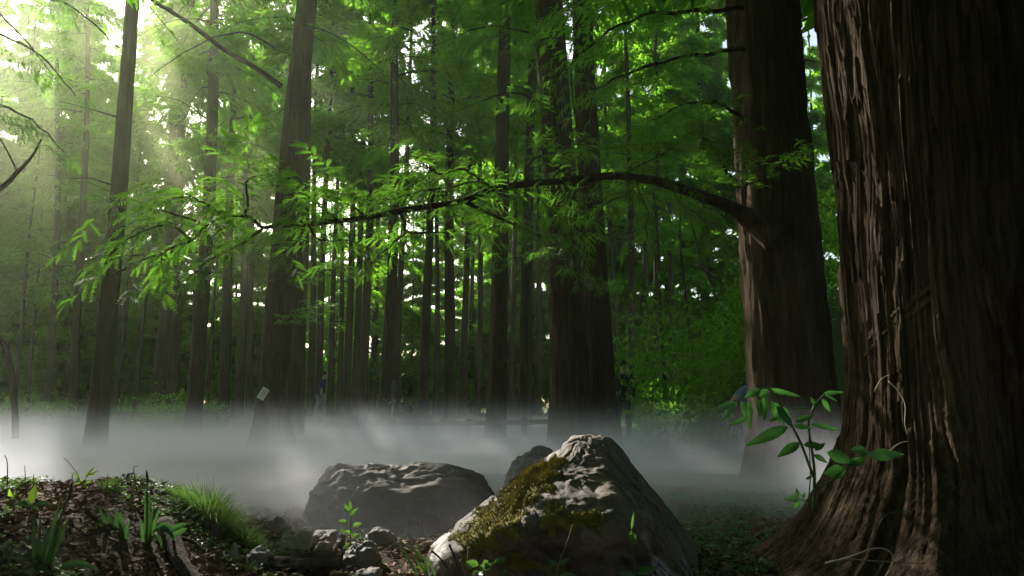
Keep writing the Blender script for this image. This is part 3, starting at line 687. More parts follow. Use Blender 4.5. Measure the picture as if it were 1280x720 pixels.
for k, (p, d, t) in enumerate(slots[:296]):
    o = bpy.data.objects.new('leaf_spray', spray_me[k % 9]); COL.objects.link(o); o.parent = branch
    o.matrix_local = Matrix.Translation(-tl) @ spray_matrix(p, d, rnd)
def sprays_joined(name, parent, mats, kind='stuff', mat='leaf_near', src=None):
    Vs, Qs, Ts, As, n = [], [], [], [], 0
    for mt in mats:
        V_, Q_, T_, A_, _ = (src or SPC)[rnd.randrange(9)]
        m4 = np.array(mt); Vs.append(V_ @ m4[:3, :3].T + m4[:3, 3]); Qs.append(Q_ + n)
        if len(T_): Ts.append(T_ + n)
        As.append(np.clip(A_ * 0.6 + rnd.uniform(0, 0.4), 0, 1)); n += len(V_)
    off = np.array(parent.location if parent and parent.parent is None else (parent.parent.location if parent else (0, 0, 0)))
    me = make_mesh(name, np.vstack(Vs) - off, [np.vstack(Qs)] + ([np.vstack(Ts)] if Ts else []), M[mat], False, {'tint': np.concatenate(As)})
    return link(name, me, parent, kind=kind)
ex = []
for (p, d, t) in (slots * 3)[296:880]:
    if rnd.random() < 0.95:
        q = p + Vector((rnd.gauss(0, 0.14), rnd.gauss(0, 0.20), rnd.gauss(0.05, 0.08)))
        if lit_ok(q): ex.append(spray_matrix(q, d, rnd))
sprays_joined('leaf_mass', branch, ex, src=[spray_arrays(70 + k, rnd.choice([6, 7, 8]), 0.098, 7, True) for k in range(9)])

def leafy_bough(root, paths, n, r0=0.03, spread=0.22, scale=1.0):
    mb = MB(); mats = []
    for pts in paths:
        w = bough(mb, [at(*p) for p in pts], r0, 0.006, 6, 5, 0.01, rnd)
        per = n // len(paths)
        for k in range(per):
            t = rnd.random() ** 0.8; q = w[int((0.12 + 0.88 * t) * (len(w) - 1))]
            d = (w[-1] - w[0]).normalized()
            lat = d.cross(Vector((0, 0, 1))).normalized()
            q = q + lat * rnd.gauss(0, spread) + d * rnd.gauss(0, 0.06) + Vector((0, 0, -abs(rnd.gauss(0, spread * 0.35))))
            m_ = spray_matrix(q, d, rnd) @ Matrix.Scale(scale, 4); mats.append(m_)
    P_ = np.array([tuple(m_.translation) for m_ in mats]); rng = np.random.default_rng(9)
    kp = sun_open(P_, rng) & sky_gaps(P_, rng)
    me = mb.mesh('branch', M['bark_far']); me.transform(Matrix.Translation(-root.location)); b = link('branch', me, root)
    sprays_joined('leaf_mass', b, [m_ for m_, k_ in zip(mats, kp) if k_])
leafy_bough(t32, [[(930, 62, 9.3), (880, 68, 9.0), (830, 78, 8.7), (775, 96, 8.5), (735, 120, 8.4)], [(928, 10, 9.3), (870, 15, 9.0), (800, 20, 8.6), (740, 55, 8.3), (705, 95, 8.2)],
                  [(930, 150, 9.4), (900, 130, 9.1), (860, 130, 8.8), (815, 150, 8.6)], [(926, 235, 9.2), (905, 210, 9.0), (893, 190, 8.9), (870, 160, 8.7)], [(935, -40, 9.3), (850, -30, 9.0), (760, -15, 8.5), (690, 20, 8.2)]], 420, 0.03, 0.24, 1.0)
leafy_bough(t32, [[(925, 236, 9.0), (950, 222, 8.7), (980, 205, 8.5), (1015, 172, 8.4)], [(940, 205, 8.9), (965, 196, 8.6), (1000, 188, 8.4)]], 46, 0.012, 0.08, 0.8)
leafy_bough(t27, [[(705, 60, 14.8), (660, 40, 14.4), (600, 35, 14.0), (540, 60, 13.6)], [(705, 150, 14.8), (660, 120, 14.2), (620, 120, 13.8), (570, 140, 13.4)], [(740, 20, 14.8), (720, 60, 14.4), (715, 110, 14.2), (725, 190, 14.0)]], 240, 0.03, 0.3, 1.25)
leafy_bough(t27, [[(720, 300, 14.6), (690, 305, 14.0), (650, 320, 13.6), (610, 330, 13.2)], [(740, 285, 14.6), (780, 300, 14.0), (800, 290, 13.6)], [(715, 330, 14.6), (740, 345, 14.2), (760, 360, 13.9)]], 130, 0.022, 0.22, 1.1)
leafy_bough(t10, [[(345, 350, 15.3), (390, 340, 14.8), (430, 335, 14.4), (465, 345, 14.1)], [(350, 400, 15.3), (380, 390, 14.9), (415, 372, 14.6)], [(345, 60, 15.3), (300, 40, 14.8), (240, 60, 14.3), (190, 95, 13.9)], [(380, 30, 15.3), (430, 50, 14.9), (480, 90, 14.5)]], 190, 0.022, 0.22, 1.1)
leafy_bough(left_tree, [[(-80, 20, 8.2), (-10, 40, 8.2), (50, 70, 8.3), (95, 120, 8.4)], [(-80, 120, 8.2), (-10, 130, 8.1), (40, 150, 8.2), (80, 190, 8.3)], [(-80, -30, 8.2), (20, -10, 8.3), (90, 10, 8.4), (150, 60, 8.5)]], 200, 0.02, 0.28, 1.0)

# ------------------------------------------------------------------ the giant at right
GC = Vector((2.50, 4.15, 0))
tab = [(-60, 1030), (0, 1037), (120, 1044), (240, 1051), (400, 1055), (480, 1058), (540, 1048), (580, 1036), (620, 1018), (655, 1002), (690, 983), (715, 960), (735, 935)]
GD, GA = math.hypot(GC.x, GC.y), math.atan2(GC.x, GC.y)
tz = np.array([at(px, py, 4.35 - 0.5 * min(1, max(0, (py - 560) / 120))).z for py, px in tab])[::-1]; tr = np.array([GD * math.sin(GA - math.atan((px - 640) / F)) - 0.02 for py, px in tab])[::-1]
giant = thing('redwood_tree', 'giant dark trunk with deeply furrowed peeling bark filling the right edge', 'tree', (GC.x, GC.y, 0))
th = np.concatenate([np.linspace(R(160), R(312), 310, endpoint=False), np.linspace(R(312), R(520), 50, endpoint=False)])
zz = np.concatenate([np.linspace(-0.25, 3.3, 290), np.linspace(3.4, 24, 36)])
Zm, Am = np.meshgrid(zz, th, indexing='ij'); zf2, af2 = Zm.ravel(), Am.ravel()
def giant_r(zf_, af_):
    c, s = np.cos(af_), np.sin(af_)
    rb = np.interp(zf_, tz, tr)
    fe = np.exp(-np.clip(zf_, 0, 50) / 0.45)
    top = np.clip(1 - np.clip(zf_ - 3, 0, 50) / 24, 0.05, 1)
    # big flutes and the hollow between two buttresses facing the viewer
    hol = np.exp(-((af_ - R(252)) / R(15)) ** 2) * (1 - sstep(0.2, 1.5, zf_)) * 0.24 + np.exp(-((af_ - R(232)) / R(7)) ** 2) * (1 - sstep(0.0, 0.8, zf_)) * 0.10
    but = 0.07 * vnoise(np.stack([c * 2.1, s * 2.1, zf_ * 0.35], 1), 4) * (1 + 1.2 * fe)
    rb = rb + (0.12 * np.exp(-((af_ - R(194)) / R(7)) ** 2) + 0.26 * np.exp(-((af_ - R(226)) / R(6)) ** 2) + 0.2 * np.exp(-((af_ - R(268)) / R(8)) ** 2)) * np.exp(-np.clip(zf_, 0, 9) / 0.16)
    r_ = (rb + but * np.where(np.abs(af_ - R(188)) < R(18), 0.3, 1)) * top - hol
    # fibrous strips: they lean and wind about each other
    P3 = np.stack([c * 1.2, s * 1.2, zf_ * 0.9], 1)
    wob = 0.09 * fbm(P3 * 0.9 + 3, 21, 3) + 0.13 * np.sin(zf_ * 1.5 + af_ * 2.5) * sstep(R(205), R(245), af_) * (1 - 0.6 * sstep(1.2, 2.6, zf_))
    a2 = af_ + wob
    c2, s2 = np.cos(a2), np.sin(a2)
    st1 = vnoise(np.stack([c2 * 11, s2 * 11, zf_ * 0.7], 1), 31)
    st2 = 1 - np.abs(vnoise(np.stack([c2 * 24, s2 * 24, zf_ * 0.9], 1), 33)) * 2.2
    st3 = vnoise(np.stack([c2 * 62, s2 * 62, zf_ * 1.8], 1), 35)
    plates = sstep(-0.1, 0.15, vnoise(np.stack([c2 * 13, s2 * 13, zf_ * 2.2], 1), 39))
    plates2 = sstep(-0.05, 0.05, vnoise(np.stack([c2 * 20, s2 * 20, zf_ * 3.5], 1), 43) + 0.25 * st3)
    return r_ + 0.012 * st1 - 0.013 * sstep(0.62, 0.98, st2) + 0.006 * st3 + 0.010 * plates + 0.010 * plates2
rg_ = giant_r(zf2, af2)
Vg = np.stack([rg_ * np.cos(af2), rg_ * np.sin(af2), zf2], 1)
nth = len(th); ii = np.arange(len(zz) - 1)[:, None] * nth; jj = np.arange(nth)[None]; kk = (jj + 1) % nth
link('trunk', make_mesh('trunk', Vg, [np.stack([ii + jj, ii + kk, ii + nth + kk, ii + nth + jj], -1).reshape(-1, 4)], M['bark_giant']), giant)
def bark_strip(a0, z0, da, dz, wd, lift, seed):
    """a loose strip of bark lying on the trunk with lifted ends"""
    n = 12; t = np.linspace(0, 1, n); rng = np.random.default_rng(seed)
    a = a0 + da * t + 0.03 * np.sin(t * 4 + seed); z_ = z0 + dz * t
    w_ = wd * (0.35 + 0.65 * np.sin(np.pi * np.clip(t * 0.9 + 0.05, 0, 1)) ** 0.6) * (1 + 0.25 * rng.normal(size=n))
    rr = giant_r(z_, a); k = np.ones(5) / 5; rr = np.convolve(np.pad(rr, 2, 'edge'), k, 'valid') + 0.001 + lift * (np.abs(t - 0.5) * 2) ** 4
    d = np.array([da * 0.8, dz]); d /= np.linalg.norm(d); pa, pz = d[1], -d[0]
    V = []
    for q in range(n):
        for s_, dr_ in ((-1, -0.014), (-0.9, 0.001), (0.8, -0.004), (1, -0.018)):
            aa = a[q] + s_ * w_[q] * pa / rr[q]; zq = z_[q] + s_ * w_[q] * pz
            V.append(((rr[q] + dr_) * math.cos(aa), (rr[q] + dr_) * math.sin(aa), zq))
    mb = MB(); mb.grid(np.array(V), 4, n); return mb.mesh('bark_strip', M['bark_giant'])
for k in range(90):
    a0 = R(rnd.uniform(172, 300)); z0 = rnd.uniform(0.4, 2.6); dz = rnd.uniform(0.25, 0.9); da = rnd.gauss(0, 0.03)
    link('bark_strip', bark_strip(a0, z0, da, dz, rnd.uniform(0.008, 0.026), rnd.uniform(0.0, 0.015), k), giant)
for k, (x0, y0, x1, y1, wpx) in enumerate([(1112, 420, 1182, 330, 20), (1120, 430, 1200, 335, 16), (1176, 415, 1200, 330, 14), (1235, 300, 1275, 400, 18), (1128, 285, 1136, 345, 12), (1150, 215, 1172, 275, 12), (1215, 370, 1235, 440, 14), (1048, 540, 1068, 492, 8), (1105, 120, 1128, 190, 16)]):
    def ang(px_): return R(270) - math.acos(min(1, max(-1, 1))) if False else math.pi + math.acos(min(1, max(-1, (GC.x - (px_ - 640) / F * 3.65) / 0.74)))
    a0, a1 = ang(x0), ang(x1); z0, z1 = at(x0, y0, 3.5).z, at(x1, y1, 3.5).z
    for q in range(max(2, wpx // 5)):
        o_ = rnd.uniform(-0.5, 0.5) * wpx / F * 3.6 / 0.74; f0, f1 = rnd.uniform(-0.1, 0.2), rnd.uniform(0.8, 1.15); da_ = a1 - a0; dz_ = z1 - z0
        ln_ = math.hypot(da_ * 0.74, dz_); pa_, pz_ = dz_ / ln_, -da_ * 0.74 / ln_
        link('bark_strip', bark_strip(a0 + da_ * f0 + o_ * pa_, z0 + dz_ * f0 + o_ * pz_ * 0.74, da_ * (f1 - f0) + rnd.gauss(0, 0.01), dz_ * (f1 - f0), rnd.uniform(0.008, 0.016), rnd.uniform(0.0, 0.006), 400 + k * 20 + q), giant)
crown_onto(giant, crown_arrays((GC.x, GC.y, 0), (0, 0), 26, 5.0, 6.5, 60, 26000, 0.26, 0.11, 71), M['leaf_mid'])
# ------------------------------------------------------------------ rocks
def plane(p, q, r, c):
    p, q, r, c = map(np.array, (p, q, r, c)); n = np.cross(q - p, r - p); n = n / np.linalg.norm(n)
    if np.dot(n, p - c) < 0: n = -n
    return n, float(np.dot(n, p - c))
def sphere_dirs(nu, nv):
    v = np.linspace(0, math.pi, nv); u = np.linspace(0, 2 * math.pi, nu, endpoint=False)
    Vv, U = np.meshgrid(v, u, indexing='ij')
    return np.stack([np.sin(Vv) * np.cos(U), np.sin(Vv) * np.sin(U), np.cos(Vv)], -1).reshape(-1, 3)
def rock_shape(planes, D, k=34.0):
    """radius of the rounded intersection of half spaces along the directions D"""
    acc = 0
    for n, d in planes:
        c = D @ n; acc = acc + np.clip(c / d, 1e-4, None) ** k
    return acc ** (-1.0 / k)
def sphere_quads(nu, nv):
    i = np.arange(nv - 1)[:, None] * nu; j = np.arange(nu)[None]; k2 = (j + 1) % nu
    return np.stack([i + j, i + nu + j, i + nu + k2, i + k2], -1).reshape(-1, 4)

c = np.array([0.36, 4.32, 0.12])
A_ = tuple(at(726, 543, 4.30)); A2 = tuple(at(755, 543, 4.36)); B_ = tuple(at(770, 602, 3.96)); K1 = tuple(at(718, 570, 4.16)); K2 = tuple(at(636, 664, 3.72)); L_ = tuple(at(558, 674, 4.2)); Ru = tuple(at(815, 592, 4.50)); R_ = tuple(at(882, 692, 4.55))
pl = [plane(L_, K2, A_, c), plane(K1, K2, B_, c), plane(A2, B_, (0.93, 4.18, 0.0), c), plane(A2, Ru, (0.72, 4.0, 0.30), c), plane(Ru, R_, (0.9, 4.1, 0.05), c), plane(A_, A2, (0.52, 4.10, 0.60), c)]
pl += [(unit(np.array([-0.12, -1.0, 0.10])), 0.60), (unit(np.array([-0.60, -0.8, 0.15])), 0.66), (unit(np.array([0.1, 0.9, 0.45])), 0.46), (unit(np.array([-0.5, 0.75, 0.6])), 0.40), (np.array([0.05, 0.05, 1.0]) / np.linalg.norm([.05, .05, 1]), 0.60), (unit(np.array([-1.0, -0.1, 0.15])), 0.78), (np.array([0, 0, -1.0]), 0.3)]
NU, NV = 320, 210
D = sphere_dirs(NU, NV); r_ = rock_shape(pl, D)
Pr = D * r_[:, None]
fl = Pr @ np.array([[0.78, 0.3, -0.55], [0.1, 0.9, 0.4], [0.62, -0.36, 0.70]]).T     # axes along the left slope
wrp = fbm(Pr * 2.5, 61, 3) * 0.06
fl2 = fl + wrp[:, None]
r2 = r_ + 0.008 * fbm(Pr * 3.0, 3, 4, 0.45) + 0.007 * np.abs(fbm(fl2 * np.array([4.0, 14, 20]), 7, 4, 0.6)) - 0.020 * sstep(0.72, 0.96, ridged(fl2 * np.array([1.0, 3.0, 5.0]), 12, 1)) - 0.006 * sstep(0.6, 0.95, ridged(fl2 * np.array([3.0, 8.0, 13.0]), 14, 1)) + 0.004 * fbm(Pr * 30, 17, 3)
lowf = (1 - sstep(0.02, 0.16, Pr[:, 2])) * sstep(0.1, 0.35, -Pr[:, 1])
r2 = r2 - 0.07 * lowf + 0.010 * ridged(Pr * np.array([5, 5, 8.]), 23, 3) * sstep(0.15, 0.3, -Pr[:, 1])
Pr = D * r2[:, None]
# the ledge across the front
fr_ = sstep(0.05, 0.25, -Pr[:, 1]) * (1 - sstep(0.05, 0.18, Pr[:, 0]))
Pr[:, 1] -= 0.035 * fr_ * (1 - sstep(0.33, 0.39, Pr[:, 2] + 0.05 * Pr[:, 0] + 0.02 * vnoise(Pr * 9, 5)))
boulder = thing('boulder', 'sunlit angular boulder with yellow moss, in front at centre', 'boulder', tuple(c))
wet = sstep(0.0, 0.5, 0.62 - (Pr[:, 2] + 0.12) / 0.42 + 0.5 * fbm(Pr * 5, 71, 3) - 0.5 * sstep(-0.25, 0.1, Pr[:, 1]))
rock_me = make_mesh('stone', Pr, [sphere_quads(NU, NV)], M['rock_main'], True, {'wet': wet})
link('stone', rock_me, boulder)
# moss grows on the boulder as a raised pile of short shoots
nrm = np.zeros_like(Pr); G3 = Pr.reshape(NV, NU, 3)
du = np.roll(G3, -1, 1) - np.roll(G3, 1, 1); dv = np.gradient(G3, axis=0); nn = unit(np.cross(dv, du)).reshape(-1, 3)
nn *= np.sign((nn * D).sum(1))[:, None]
wp = Pr + c
ydir = wp - np.array([0, 0, CAM_H]); u_ = ydir[:, 0]; 
fw = ydir[:, 1] * CP + ydir[:, 2] * SP; upc = -ydir[:, 1] * SP + ydir[:, 2] * CP
spx, spy = 640 + F * u_ / fw, 360 - F * upc / fw
def seg_d(x, y, x0, y0, x1, y1):
    t = np.clip(((x - x0) * (x1 - x0) + (y - y0) * (y1 - y0)) / ((x1 - x0) ** 2 + (y1 - y0) ** 2), 0, 1)
    return np.hypot(x - x0 - t * (x1 - x0), y - y0 - t * (y1 - y0))
facing = (nn * ydir).sum(1) < 0
mm = np.maximum.reduce([1 - seg_d(spx, spy, 676, 592, 592, 676) / 34, 1 - seg_d(spx, spy, 692, 640, 682, 652) / 20, 1 - seg_d(spx, spy, 712, 650, 745, 652) / 15, 1 - seg_d(spx, spy, 640, 700, 700, 715) / 14])
mm = mm + 0.42 * fbm(Pr * 12, 55, 4, 0.65)
mossy = (mm > 0.30) & facing & (spy < 735)
idx = np.where(mossy)[0]
rngm = np.random.default_rng(4)
def moss_shoots(idx, n, hgt):
    k = rngm.choice(idx, n); p = Pr[k] + rngm.normal(0, 0.003, (n, 3)); nv = unit(nn[k] + rngm.normal(0, 0.45, (n, 3)) + np.array([0, 0, 0.3]))
    t1 = unit(np.cross(nv, rngm.normal(0, 1, (n, 3)))); h = hgt * rngm.uniform(0.5, 1.3, n) * np.clip(mm[k], 0.2, 0.9) * 1.6; w_ = 0.0028
    V = np.stack([p - t1 * w_ - nv * 0.002, p + t1 * w_ - nv * 0.002, p + nv * h[:, None]], 1).reshape(-1, 3)
    return V, np.arange(3 * n).reshape(-1, 3), np.repeat(np.clip(0.5 + 0.25 * rngm.normal(size=n) + 0.6 * vnoise(p * 14, 9), 0, 1), 3)
Vm, Tm, tm = moss_shoots(idx, 42000, 0.011)
link('moss', make_mesh('moss', Vm, [Tm], M['moss'], False, {'tint': tm}), boulder, kind='stuff')
# cushion under the shoots
qs = sphere_quads(NU, NV); msk = mossy[qs].all(1); q2 = qs[msk]; us, inv = np.unique(q2, return_inverse=True)
Vc = Pr[us] + nn[us] * (0.002 + 0.005 * np.clip(mm[us], 0, 1) + 0.002 * vnoise(Pr[us] * 90, 3))[:, None]
link('moss_cushion', make_mesh('moss_cushion', Vc, [inv.reshape(-1, 4)], M['moss'], True, {'tint': np.clip(0.35 + 0.4 * vnoise(Pr[us] * 30, 6), 0, 1)}), boulder)

def lump(name, label, x0, x1, ytop, ybase, Y, depth, mat, seed, rough=0.12, flat=8.0, group=None, tilt=0.0, cat='stone', res=(60, 40), prof=None):
    """a rock that spans the pixels x0..x1 and ytop..ybase at depth Y"""
    pl_, pr_, pt, pb = at(x0, ybase, Y), at(x1, ybase, Y), at((x0 + x1) / 2, ytop, Y), at((x0 + x1) / 2, ybase, Y)
    a, h = (pr_.x - pl_.x) / 2, max(pt.z - pb.z, 0.02)
    cx_, gzv = (pl_.x + pr_.x) / 2, min(pb.z, gzf((pl_.x + pr_.x) / 2, Y) + 0.03)
    Dd = sphere_dirs(*res); rg2 = random.Random(seed); pls = []
    for k in range(16):
        v = unit(np.array([rg2.gauss(0, 1), rg2.gauss(0, 1), rg2.gauss(0.1, 0.7)])); pls.append((v, rg2.uniform(0.78, 1.0)))
    pls += [(np.array([1., 0, 0]), 1.0), (np.array([-1., 0, 0]), 1.0), (np.array([0, 1., 0]), 1.0), (np.array([0, -1., 0]), 1.0), (np.array([0, 0, 1.]), 0.98), (np.array([0, 0, -1.]), 0.9)]
    rr = rock_shape(pls, Dd, flat)
    rr = rr * (1 + rough * fbm(Dd * 2.2 + seed, seed, 4) + rough * 0.5 * ridged(Dd * 5 + seed, seed + 3, 3) - rough * 0.3)
    V = Dd * rr[:, None]; V[:, 2] = np.where(V[:, 2] < 0, V[:, 2] * 0.5, V[:, 2])
    if prof is not None: V[:, 2] *= np.interp(V[:, 0], prof[0], prof[1])
    V = V * np.array([a, depth, (h + 0.02)]) ; V[:, 2] += V[:, 0] * tilt
    return link(name, make_mesh(name, V, [sphere_quads(*res)], mat, True), None, (cx_, Y, gzv), label, cat, group)
lump('boulder', 'broad low boulder half veiled by fog, behind the front one at left', 292, 712, 530, 668, 6.0, 0.62, M['rock_dark'], 8, 0.06, 3.0, cat='boulder', res=(190, 130), prof=([-1, -0.85, -0.5, -0.2, 0.0, 0.2, 0.55, 0.8, 0.92, 1], [1.0, 1.15, 1.16, 0.93, 0.86, 0.93, 1.13, 1.28, 1.25, 1.0]))
lump('boulder', 'small dark rounded boulder peeping out behind the front one', 632, 726, 532, 602, 7.6, 0.35, M['rock_dark'], 22, 0.07, 9, cat='boulder', res=(160, 110))
ST = [
 ('rough dark stone at the edge of the fog, beside the grass tuft', 332, 362, 650, 670, 5.55, 0.10, 'rock_slate', 3),
 ('pale pinkish block of stone, lying behind the dark rotten log', 340, 392, 664, 692, 4.95, 0.13, 'rock_pale', 4),
 ('long flat grey slab in front of the broad boulder', 388, 430, 665, 675, 5.25, 0.10, 'rock_slate', 5),
 ('small dark pointed stone beside the pale-leaved herb', 416, 434, 672, 688, 4.95, 0.06, 'rock_slate', 6),
 ('wide flat grey stone right of the rotten log', 422, 478, 686, 710, 4.55, 0.14, 'rock_slate', 7),
 ('flat slate piece leaning on the left end of the log', 305, 343, 686, 704, 4.45, 0.11, 'rock_slate', 8),
 ('small flat pink stone between the slab and the log', 392, 416, 679, 688, 4.85, 0.06, 'rock_pale', 9),
 ('pale flat stone cut by the bottom of the picture', 438, 482, 713, 728, 4.2, 0.12, 'rock_pale', 10),
 ('earthy flat stone under the front of the grass tuft', 240, 276, 653, 674, 4.55, 0.12, 'rock_dark', 11),
 ('small pale stone left of the slate piece', 286, 299, 685, 699, 4.4, 0.04, 'rock_pale', 12),
 ('small rounded stone at the foot of the broad boulder', 504, 532, 634, 648, 5.5, 0.09, 'rock_dark', 13),
 ('low stone on the misty path below the broad boulder', 455, 496, 662, 676, 5.1, 0.10, 'rock_slate', 14),
]
for lab, x0, x1, yt, yb, Yd, dp, mt, sd in ST:
    lump('stone', lab, x0, x1, yt, yb, Yd, dp, M[mt], sd, 0.14, 9, 'stones on the path', rnd.uniform(-0.1, 0.1))
# pebbles scattered among the litter
for k in range(60):
    x, y = rnd.uniform(-1.6, 1.3), rnd.uniform(4.1, 6.0)
    if 0 < k < 999:
        pass
pb_me = []
for k in range(5):
    Dd = sphere_dirs(12, 8); V = Dd * (1 + 0.25 * vnoise(Dd * 1.6 + k * 5, k))[:, None] * np.array([1, 0.8, 0.55])
    pb_me.append(make_mesh('pebble', V, [sphere_quads(12, 8)], M[('rock_slate', 'rock_pale', 'rock_dark')[k % 3]]))
for k in range(70):
    x, y = rnd.uniform(-1.5, -0.1), rnd.uniform(4.1, 5.8)
    o = link('pebble', pb_me[k % 5], None, (x, y, gzf(x, y) + 0.006), 'small pebble among the leaf litter of the path', 'pebble', 'pebbles on the path')
    s_ = rnd.uniform(0.008, 0.026); o.scale = (s_, s_, s_); o.rotation_euler = (0, 0, rnd.uniform(0, 6))

# rotten log
lg = thing('rotten_log', 'dark rotten log lying on the path among the stones', 'log', at(375, 705, 4.4))
mbl = MB(); n = 40; t = np.linspace(0, 1, n); p0, p1 = at(322, 707, 4.45), at(426, 703, 4.35)
nseg = 26; V = []
for q in range(n):
    cpt = p0.lerp(p1, t[q]); rr0 = 0.048 * (0.55 + 0.6 * math.sin(math.pi * (0.08 + 0.84 * t[q])) ** 0.6) if t[q] < 0.93 else 0.044
    for s_ in range(nseg):
        a = s_ / nseg * 2 * math.pi
        d_ = 1 + 0.28 * float(vnoise([[math.cos(a) * 2, math.sin(a) * 2, t[q] * 3]], 5)[0]) + 0.2 * float(vnoise([[math.cos(a) * 6, math.sin(a) * 6, t[q] * 5]], 6)[0])
        V.append((cpt.x, cpt.y + math.cos(a) * rr0 * 1.4 * d_, cpt.z + math.sin(a) * rr0 * d_ * 0.85))
V = np.array(V); ends = np.array([p0 + Vector((0.0, 0, 0)), p1]); mbl.grid(V, nseg, n, wrap=True)
b0 = mbl.n; mbl.add(np.vstack([V[:nseg], ends[:1], V[-nseg:], ends[1:]]), None, [(nseg, (q + 1) % nseg, q) for q in range(nseg)] + [(2 * nseg + 1, nseg + 1 + q, nseg + 1 + (q + 1) % nseg) for q in range(nseg)])
me = mbl.mesh('log', M['log']); me.transform(Matrix.Translation(-lg.location)); link('wood', me, lg)
# gnarled root at the edge of the bank
rt = thing('dead_root', 'curved dead root hanging down the edge of the bank at the bottom', 'root', at(222, 690, 3.9))
child_tube('wood', rt, [([at(205, 655, 4.1), at(218, 680, 3.95), at(228, 705, 3.8), at(250, 735, 3.65)], 0.045, 0.03), ([at(214, 672, 4.0), at(240, 676, 4.0), at(256, 690, 3.95)], 0.014, 0.004)], M['log'], 10)

# ------------------------------------------------------------------ plants
def blade_mesh(name, base, tip, wd, mat, bend=None, fold=0.25, n=8, tint=0.5, shape='blade', view=None, parent=None, sag=0.0):
    """a leaf from base to tip, width wd, facing the viewer with a crease along its midrib"""
    base, tip = Vector(base), Vector(tip); ax = tip - base; L = ax.length; d = ax.normalized()
    vw = Vector((0, -1, 0.35)) if view is None else Vector(view)
    s = d.cross(vw).normalized(); nrm_ = s.cross(d).normalized()
    bd = Vector(bend) if bend is not None else Vector((0, 0, 0))
    V, A2 = [], []
    for q in range(n + 1):
        t = q / n
        if shape == 'blade': w_ = wd * 0.5 * min(1, 0.75 + t * 1.2) * (1 - max(0, (t - 0.45) / 0.55) ** 1.8)
        else: w_ = wd * 0.5 * (math.sin(math.pi * min(1, t ** 0.68)) ** 1.05) * (1 + 0.05 * (-1) ** q)
        cpt = base + ax * t + bd * (4 * t * (1 - t)) + Vector((0, 0, -sag * t * t))
        for sg in (-1, -0.5, 0, 0.5, 1):
            V.append(tuple(cpt + s * (sg * w_) + nrm_ * (abs(sg) * w_ * fold + (0.035 * wd * (-1) ** q * abs(sg) if shape == 'leaf' else 0)) + d * (0.10 * wd * abs(sg) if shape == 'leaf' and 0 < q < n else 0))); A2.append(min(1, max(0, tint + rnd.gauss(0, 0.03) + (0.12 if sg == 0 else 0))))
    mb = MB(); mb.grid(np.array(V), 5, n + 1, np.array(A2))
    me = mb.mesh(name, mat)
    if parent: me.transform(Matrix.Translation(-parent.location))
    return link(name, me, parent)
def zpt(x, y, ox, oy, sc, Y): return at(ox + x / sc, oy + y / sc, Y)

def plant(name, label, cat, base, leaves, stems, o, Y, leaf_m, stem_m='green_stem', shape='blade', group=None, leafname='leaf', buds=()):
    ox, oy, sc = o
    root = thing(name, label, cat, zpt(base[0], base[1], ox, oy, sc, Y), group)
    for lf in leaves:
        x0, y0, x1, y1, w_ = lf[:5]; ex_ = lf[5] if len(lf) > 5 else {}
        dY0, dY1 = ex_.get('d', (0, rnd.uniform(-0.05, 0.05)))
        bd = ex_.get('b'); bend = None if bd is None else (bd[0] / sc / F * Y, 0, -bd[1] / sc / F * Y)
        blade_mesh(leafname, zpt(x0, y0, ox, oy, sc, Y + dY0), zpt(x1, y1, ox, oy, sc, Y + dY1), w_ / sc / F * Y, M[ex_.get('m', leaf_m)], bend, ex_.get('f', 0.3), 14 if shape == 'leaf' else 8, ex_.get('t', rnd.uniform(0.3, 0.7)), shape, ex_.get('v', (rnd.gauss(0, 0.3), -1, rnd.uniform(0.2, 0.8))), root)
    for st in stems:
        pts, r0, r1 = st[:3]
        child_tube('stem', root, [([zpt(x, y, ox, oy, sc, Y + (st[3] if len(st) > 3 else 0)) for x, y in pts], r0, r1)], M[stem_m], 6)
    for (x0, y0, x1, y1, w_) in buds:
        mb = MB(); a, b = zpt(x0, y0, ox, oy, sc, Y), zpt(x1, y1, ox, oy, sc, Y); ww = w_ / sc / F * Y / 2
        mb.tube([a.lerp(b, t) for t in np.linspace(0, 1, 8)], [ww * math.sin(math.pi * (0.12 + 0.85 * t)) ** 0.7 for t in np.linspace(0, 1, 8)], 8)
        me = mb.mesh('bud', M['bud']); me.transform(Matrix.Translation(-root.location)); link('bud', me, root)
    return root
Z6, Z5 = (150, 570, 4.8), (0, 570, 4.8)
plant('iris_plant', 'iris with a tall flower stalk, in front of the grass tuft', 'plant', (165, 560), [
    (158, 560, 152, 160, 18, {'t': .25}), (165, 540, 184, 205, 25, {'t': .5}), (175, 530, 208, 272, 28, {'t': .45}), (172, 540, 240, 300, 26, {'t': .9}), (150, 540, 125, 370, 24, {'t': .85}),
    (180, 480, 335, 555, 50, {'b': (10, -90), 't': .35}), (290, 450, 412, 402, 40, {'t': .7}), (310, 480, 405, 432, 42, {'t': .6}), (185, 490, 180, 585, 34, {'b': (0, -30)}), (205, 490, 252, 562, 28, {'b': (10, -30)}), (220, 470, 330, 520, 40, {'b': (0, -60), 't': .3})],
    [([(160, 560), (162, 300), (166, 150)], 0.005, 0.0035)], Z6, 3.9, 'blade', buds=[(168, 160, 160, 85, 15)], leafname='blade')
plant('iris_plant', 'pale fan of iris blades left of the stalked iris', 'plant', (705, 540), [
    (690, 540, 590, 290, 24, {'t': .4}), (715, 520, 640, 310, 32, {'t': .5}), (725, 520, 700, 305, 44, {'t': .8}), (745, 520, 778, 380, 26, {'t': .6}), (690, 530, 560, 350, 26, {'t': .9}), (695, 520, 672, 578, 34, {'b': (-12, -30)}), (735, 520, 725, 330, 30, {'t': .75})],
    [], Z5, 3.85, 'blade', leafname='blade')
